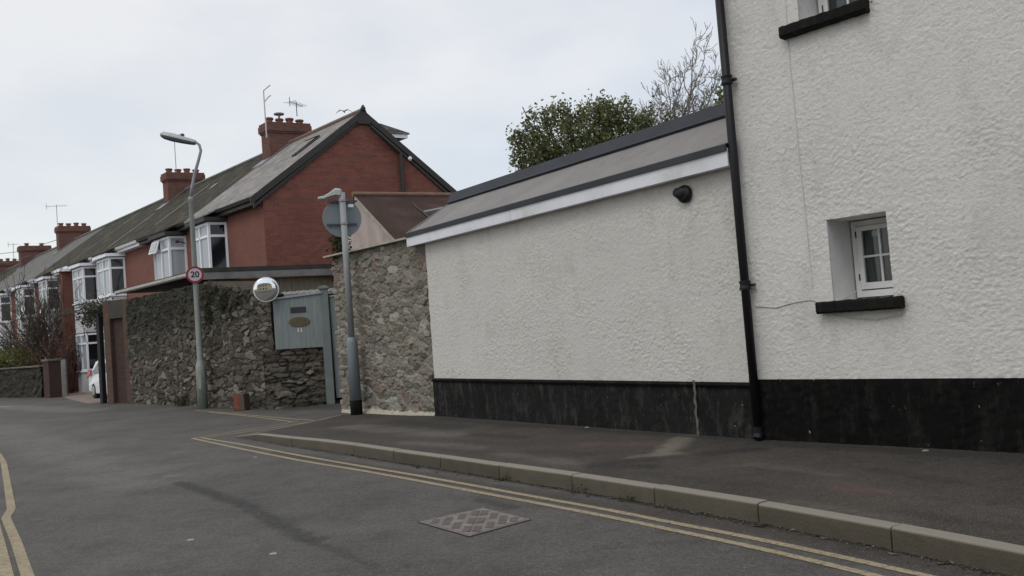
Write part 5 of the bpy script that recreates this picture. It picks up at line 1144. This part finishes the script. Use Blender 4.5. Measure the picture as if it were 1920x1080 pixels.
# bare tree
bY = 22.0; bb = dp(1283, 232, bY); bt = thing('bare_tree', V3(bb[0], bb[1], 0), 'leafless pale-twigged tree between the evergreen and the white house', 'tree')
rg = np.random.RandomState(21); m = MB(); base = V3(bb[0], bb[1], 0)
m.tube([base, base+V3(0, 0, 2.5), dp(1265, 262, bY)-ZU*.4], [.13, .11, .09], 10); m.build('trunk', M_BARKL, bt, smooth=True)
m = MB(); hub = dp(1265, 262, bY)-ZU*.4
def limb(h, t_, r_, sub):
    v = t_-h; L_ = np.linalg.norm(v); side = np.cross(unit(v), V3(0, 1, 0)); k = 7; P = []
    bend = rg.uniform(-.10, .10)
    for i in range(k+1):
        f = i/k; P.append(h+v*f+side*L_*bend*math.sin(f*math.pi)+rg.normal(size=3)*.02*(0 < i < k))
    R_l = [max(r_*(1-.8*i/k), .009) for i in range(k+1)]; m.tube(P, R_l, 5, cap=False)
    for i in range(2, k+1):
        for q in range(sub):
            d_ = unit(v)+rg.normal(size=3)*V3(.75, .5, .5)+V3(0, 0, .25); branches(m, P[i], d_, rg.uniform(.30, .62)*(1-.25*i/k), R_l[i]*.6, 2, rg, .5, 3, .12, .0065)
for (x, y, r_, sub) in ((1300, 82, .05, 2), (1318, 100, .045, 2), (1258, 132, .035, 2), (1345, 120, .045, 2), (1240, 168, .03, 2), (1212, 198, .028, 1), (1352, 165, .04, 2), (1285, 120, .04, 2), (1330, 200, .035, 1)):
    limb(hub, dp(x, y+18, bY+rg.uniform(-.6, .6)), r_, sub)
m.build('crown', M_BARKL, bt)

# left side: shrubs, hedge, low walls, cars
def shrub(px, py_base, Yd, h, spread, name, label, matb, seed, nst=14, lev=3, leafy=None, n=3, minr=.010):
    b = dp(px, py_base, Yd); b[2] = 0; r = thing(name, b, label, 'shrub'); rg = np.random.RandomState(seed); m = MB()
    for i in range(nst):
        a = rg.uniform(0, 2*math.pi); d_ = V3(math.cos(a)*spread, math.sin(a)*spread, 1); branches(m, b+V3(math.cos(a), math.sin(a), 0)*.15, d_, h*rg.uniform(.35, .5), .028, lev, rg, .4, n, .15, minr)
    m.build('stems', matb, r)
    if leafy: mm, at = leaves([(b+V3(*o), *s_) for o, s_ in leafy[0]], leafy[1], leafy[2], seed); mm.build('foliage', leafy[3], r, attrs=at)
    return r
lw0 = gz(-70, 746, 0); lw1 = gz(82, 745, 0); ld_ = hdir(lw0, lw1); lnn = hn(ld_); lnn = lnn if np.dot(lnn, -lw0) > 0 else -lnn
zlw = dp(80, 688, lw1[1])[2]; zlw0 = zlw
M_ST3 = attr_stone('sooty_rubble', [(0., (.045, .04, .032)), (.4, (.085, .076, .062)), (.7, (.035, .032, .026)), (1., (.11, .10, .085))], (.035, .03, .024), (.02, .022, .014))
fw = thing('garden_wall', lw1, 'low dark stone garden wall with flat coping at far left', 'garden wall')
m, at = rubble([lw0, lw1], lambda s: zlw, .42, .22, 55, .11, .06, wetf=lambda U, Z: U*0+.3); m.build('masonry', M_ST3, fw, attrs=at, smooth=True)
m = MB(); m.box(lw0+ZU*zlw-lnn*.4, ld_*np.linalg.norm(lw1-lw0), lnn*.55, ZU*.08); m.build('coping', simple('mossy_coping', (.13, .12, .095), .9, .3, 4), fw, bevel=.02)
pp0 = gz(97, 746, 0); ppt = dp(97, 673, pp0[1])[2]; pq = thing('brick_gatepost', pp0, 'squat dark brick gatepost at the end of the low garden wall', 'gatepost')
MB().cbox(pp0+V3(-.15, .4, 0), .62, .5, ppt-.1, ld_).build('shaft', M_BRD, pq); MB().cbox(pp0+V3(-.15, .4, 0)+ZU*(ppt-.099), .72, .6, .1, ld_).build('cap', simple('mossy_coping', (.13, .12, .095)), pq, bevel=.02)
wp = gz(122, 741, 0); wz = dp(118, 671, wp[1])[2]; wpt = thing('timber_post', wp, 'pale weathered timber post at the edge of the driveway', 'post')
MB().cbox(wp, .22, .2, wz-.05, (1, .2, 0)).build('shaft', M_WOODP, wpt, bevel=.01); MB().cbox(wp+ZU*(wz-.05), .26, .24, .07, (1, .2, 0)).build('cap', M_DARKWOOD, wpt)
ap_ = [gz(x, y, 0)+ZU*.004 for x, y in ((128, 748), (165, 757), (205, 752), (206, 738), (150, 733), (112, 742))]
fixup(MB().poly(*ap_)).build('driveway', simple('pale_brick_driveway', (.20, .16, .135), .9, .25, 3, bump=.004), kind='structure')
bw0 = gz(112, 736, 0)+V3(0, 1.2, 0); bw1 = gz(172, 733, 0)+V3(0, 1., 0); bwz = dp(140, 682, bw0[1])[2]; bwl = thing('brick_wall', bw0, 'low dark brick wall between the timber post and the white car', 'brick wall')
MB().box(bw0, bw1-bw0, V3(0, .25, 0), ZU*bwz).build('masonry', M_BRD, bwl)
hc = dp(170, 665, bw0[1]+1.3); hcb = thing('hedge', V3(hc[0], hc[1], 0), 'clipped yellow-green hedge above the low brick wall', 'hedge')
m, at = leaves([(hc+V3(dx_, 0, -.1), .75, .5, .55) for dx_ in (-1.2, -.5, .2, .8)]+[(hc+V3(dx_, 0, -1.0), .75, .5, .6) for dx_ in (-1.2, -.5, .2, .8)], 5500, .11, 6, .2); m.build('foliage', M_HEDGE, hcb, attrs=at)
shrub(78, 700, 41.5, 5.8, .34, 'bare_shrub', 'large leafless tangled shrub in front of the terraced houses at left', M_BARK, 5, 28, 3, n=3, minr=.012)
shrub(35, 690, 43.5, 3.4, .9, 'bare_shrub', 'wide spiny shrub with sparse green leaves at far left above the garden wall', simple('greenish_twig', (.10, .10, .075), .9, .2), 9, 16, 3, ([((-.9, 0, 2.3), (1.3, .7, .6)), ((.2, 0, 1.9), (.8, .6, .5))], 900, .14, M_IVY), minr=.011)
shrub(128, 705, 39.5, 3.0, .5, 'rusty_shrub', 'rusty brown twiggy shrub beside the timber post', simple('rusty_twig', (.11, .06, .045), .9, .3), 12, 22, 3, ([((.1, 0, 2.2), (.95, .6, .6)), ((-.2, 0, 1.5), (.8, .6, .6))], 1400, .09, M_DRY), minr=.010)
shrub(114, 738, 38.0, .8, .6, 'low_plant', 'small yellowish plant at the base of the timber post', M_BARK, 14, 8, 1, ([((0, -.2, .35), (.45, .3, .4))], 300, .11, M_HEDGE))
vb = gz(192, 757, 0)+V3(-.2, .5, 0); vz = dp(185, 585, vb[1])[2]; cl = thing('climbing_plant', V3(vb[0], vb[1], 0), 'straggly climbing plant trailing over the black gate post', 'climbing plant')
m, at = leaves([(dp(190, 580, vb[1]), .50, .4, .25), (dp(172, 585, vb[1]), .40, .4, .22), (dp(205, 575, vb[1]), .3, .35, .2), (dp(160, 600, vb[1]), .30, .3, .22), (dp(185, 602, vb[1]), .3, .3, .25), (dp(210, 590, vb[1]), .18, .3, .2)], 1500, .10, 15, .3); m.build('foliage', M_IVY, cl, attrs=at)
m = MB(); rg = np.random.RandomState(8)
m.tube([V3(vb[0], vb[1], 0), V3(vb[0]+.05, vb[1], 1.5), dp(192, 590, vb[1])], .03, 6)
for i in range(9): branches(m, dp(190, 588, vb[1]), V3(-1, rg.normal()*.3, rg.uniform(-.2, .5)), .8, .018, 2, rg, .6, 3, 0, .009)
m.build('stems', M_BARK, cl)
# growth on the long wall, small plants
m, at = leaves([(dp(x, y, Ld[1]-.15+(wq2[1]-Ld[1])*(x-384)/116), rx, .10, rz) for x, y, rx, rz in ((395, 562, .16, .30), (410, 552, .20, .22), (430, 556, .30, .20), (455, 560, .25, .20), (425, 575, .2, .2), (475, 556, .15, .12), (398, 590, .12, .25), (440, 580, .15, .12))], 2600, .07, 18, .2)
m.build('wall_fern', M_MOSS, attrs=at, label='dark ferny growth and moss hanging from the wall top right of the street lamp', cat='fern')
m, at = leaves([(gz(355, 761, 0)+V3(0, .1, .2), .30, .14, .20), (gz(368, 758, 0)+V3(0, .1, .35), .22, .12, .16), (gz(338, 762, 0)+V3(0, .1, .12), .2, .12, .12)], 500, .08, 19, .2)
m.build('weeds', M_IVY, attrs=at, label='pale weeds growing at the foot of the wall beside the lamp column', cat='plant')
m, at = leaves([(dp(632, 455, 17.8)+V3(0, .3, 0), .12, .2, .45)], 500, .08, 20, .2); m.build('moss_clump', M_MOSS, attrs=at, label='mossy tuft at the left top corner of the pale stone wall', cat='plant')
for i, (x, y, w_) in enumerate(((1092, 924, .16), (945, 902, .12), (1180, 941, .10))):
    p = gz(x, y, 0); m, at = leaves([(p+V3(0, .02, .012), w_, .03, .022)], 130, .022, 90+i, .2)
    m.build('gutter_weed', M_MOSS, label=('clump of small dark weeds at the kerb foot beside the access cover', 'small dark weed tuft at the kerb foot above and left of the access cover', 'thin dark weed tuft at the kerb foot right of the access cover')[i], cat='weed', attrs=at)
# litter in the gutter
rg = np.random.RandomState(77); m = MB(); lf = []
for i in range(3200):
    s = rg.uniform(.2, KS2[-1]-1); p = samp(ksm, KS2, s); n = hn(ktan(s)); n = n if np.dot(n, wm-p) > 0 else -n
    q = V3(p[0], p[1], .004)-n*abs(rg.normal())*.055; sz = rg.uniform(.004, .014) if rg.rand() < .97 else .032; a = rg.uniform(0, 6.28); u = V3(math.cos(a), math.sin(a), rg.uniform(-.2, .3)); w_ = V3(-math.sin(a), math.cos(a), 0)
    b = len(m.v); m.v += [tuple(q-u*sz+ZU*sz*.3), tuple(q+w_*sz*.6+ZU*.002), tuple(q+u*sz+ZU*sz*.3), tuple(q-w_*sz*.6+ZU*.002)]; m.f.append((b, b+1, b+2, b+3)); lf += [rg.rand()**3]*4
fixup(m).build('leaf_litter', M_LITTER, label='crumbs of leaf litter and grit along the kerb', cat='litter', kind='stuff', attrs={'lf': lf})
M_PEB = simple('pale_chip', (.38, .37, .34), .8, .2)
for i, (x, y, z) in enumerate(((357, 1014, 0), (512, 1040, 0), (478, 858, 0), (1735, 846, ZP), (1100, 802, ZP))):
    p = gz(x, y, z); P = MB(); P.prism([p+V3(-.025, -.012, .002), p+V3(.03, -.006, .002), p+V3(.018, .02, .002), p+V3(-.02, .016, .002)], ZU*.008)
    P.build('paper_scrap', M_PEB, label=('small pale scrap on the road near the bottom of the photo', 'tiny pale scrap on the road left of the access cover', 'tiny pale chip on the road near the tip of the yellow lines', 'tiny pale chip on the pavement under the right-hand plinth', 'tiny pale chip on the pavement below the extension')[i], cat='scrap')

# ------------------------------------------------------------------ cars
def car(org, fwd, L, W, H, paint, label, name='parked_car'):
    fwd = unit(fwd); sd_ = hn(fwd); r = thing(name, org, label, 'car', 'cars parked in front gardens'); o = np.array(org)
    # side outline, x from rear (0) to front (L)
    out = [(.02, .30), (.0, .55), (.03, .85), (.10, .98), (.20, 1.0), (.42, 1.45), (.75, H), (1.9, H+.01), (2.35, H-.06), (3.05, 1.0), (3.7, .90), (L-.12, .72), (L, .50), (L-.03, .25), (3.75, .20), (.6, .20)]
    out = [(x*L/4.1, z) for x, z in out]; k = len(out); P = []
    secs = [(-W/2, .93, .92), (-W/2+.07, 1, .985), (0, 1, 1), (W/2-.07, 1, .985), (W/2, .93, .92)]
    for (y, sx_, sz_) in secs:
        for (x, z) in out:
            yy = y*(1-.22*max(0, (z-.95)/(H-.95))); xx = L/2+(x-L/2)*sx_; P.append(o+fwd*xx+sd_*yy+ZU*(z*sz_ if z > .3 else z))
    fs = [(i*k+j, i*k+(j+1) % k, (i+1)*k+(j+1) % k, (i+1)*k+j) for i in range(len(secs)-1) for j in range(k)]+[tuple(range(k-1, -1, -1)), tuple((len(secs)-1)*k+j for j in range(k))]
    MB().add(P, fs).build('body', paint, r, bevel=.03)
    gw = MB()
    for s in (-1, 1):
        def q(x, z, e=.012): 
            yy = W/2*(1-.22*max(0, (z-.95)/(H-.95)))+e; return o+fwd*x*L/4.1+sd_*s*(yy)+ZU*z*.93
        gw.poly(*([q(.55, 1.08), q(1.55, 1.08), q(1.55, H-.05), q(.88, H-.06)][::s])); gw.poly(*([q(1.62, 1.08), q(2.75, 1.08), q(2.25, H-.10), q(1.62, H-.05)][::s]))
    gw.build('side_glass', M_GLASS, r)
    for x in (.75, 3.3):
        for s in (-1, 1):
            c = o+fwd*x*L/4.1+sd_*s*(W/2-.10)+ZU*.31; w_ = MB().lathe(c-sd_*.11*1, [(.25, 0), (.31, .03), (.31, .19), (.25, .22)], 20, sd_).build('wheel', M_TYRE, r); WL[w_.name] = WL[r.name]
            MB().lathe(c+sd_*s*.112, [(.19, 0), (.19, .01), (.05, .02)], 14, sd_*s).build('rim', M_ALU, w_)
    for s in (-1, 1):
        MB().prism([o+fwd*(.01)+sd_*s*(W/2-.22)+ZU*.80, o+fwd*.0+sd_*s*(W/2+.012)+ZU*.80, o+fwd*.50+sd_*s*(W/2+.014)+ZU*.95, o+fwd*.42+sd_*s*(W/2+.004)+ZU*1.15, o+fwd*.06+sd_*s*(W/2-.02)+ZU*1.12, o+fwd*.05+sd_*s*(W/2-.22)+ZU*1.1], fwd*-.035).build('tail_lamp', M_LAMPR, r)
        MB().box(o+fwd*(L-.04)+sd_*(s*(W/2-.25)-.12)+ZU*.62, sd_*.24, fwd*.03, ZU*.14).build('headlamp', M_UPVC, r)
    MB().prism([o+fwd*.16+sd_*-.55+ZU*1.03, o+fwd*.16+sd_*.55+ZU*1.03, o+fwd*.60+sd_*.5+ZU*(H-.08), o+fwd*.60-sd_*.5+ZU*(H-.08)], fwd*-.03).build('rear_window', M_GLASS, r)
    return r
cw = dp(205, 690, 33.6); cw[2] = 0; car(cw, -A, 4.1, 1.68, 1.52, M_CARW, 'white car with red tail lamp mostly hidden behind the brick pier', 'parked_car')
h0, h1 = dp(-30, 690, 42.2), dp(56, 688, 41.0); hg_ = thing('hedge', V3(h1[0], h1[1], 0), 'hedge with lit top painted bright yellow-green behind the low stone garden wall at far left', 'hedge')
zt_ = dp(56, 656, 41.0)[2]; bl_ = [(V3(*(h0+(h1-h0)*f)[:2], zt_-.35), .7, .45, .38) for f in np.linspace(0, 1, 6)]; m, at = leaves(bl_, 4500, .11, 66, .2); m.build('lit_top_foliage', leaf_mat('lit_hedge_leaf', (.12, .15, .02), (.40, .42, .10), .6), hg_, attrs=at)  # light on the hedge top put into brighter, yellower leaf colour
bl_ = [(V3(*(h0+(h1-h0)*f)[:2], z_), .7, .5, .55) for f in np.linspace(0, 1, 6) for z_ in (.5, 1.2)]; m, at = leaves(bl_, 6000, .12, 67, .2); m.build('lower_foliage', leaf_mat('dark_hedge_leaf', (.012, .03, .012), (.035, .07, .03), .6), hg_, attrs=at)

# ------------------------------------------------------------------ the house across the road (seen in the mirror)
cb = V3(-5, -8, 0); cr_ = thing('cream_house', cb, 'cream house across the road seen reflected in the round mirror', 'house')
cdx = unit(V3(1, -.35, 0)); cny = V3(-cdx[1], cdx[0], 0)
MB().box(cb, cdx*16, -cny*6, ZU*5.2).build('wall', simple('cream_render', (.55, .48, .33), .9, .08), cr_)
MB().prism([cb-cdx*.3+cny*.3+ZU*5.2, cb-cdx*.3-cny*3+ZU*7.4, cb-cdx*.3-cny*6.3+ZU*5.2], cdx*16.6).build('roof', M_SLATE3, cr_)
for i in range(4):
    for z in (1.0, 3.4):
        MB().box(cb+cdx*(1+i*2.4)+ZU*z+cny*.01, cdx*1.1, cny*.03, ZU*1.2).build('window', M_GLASS, cr_)
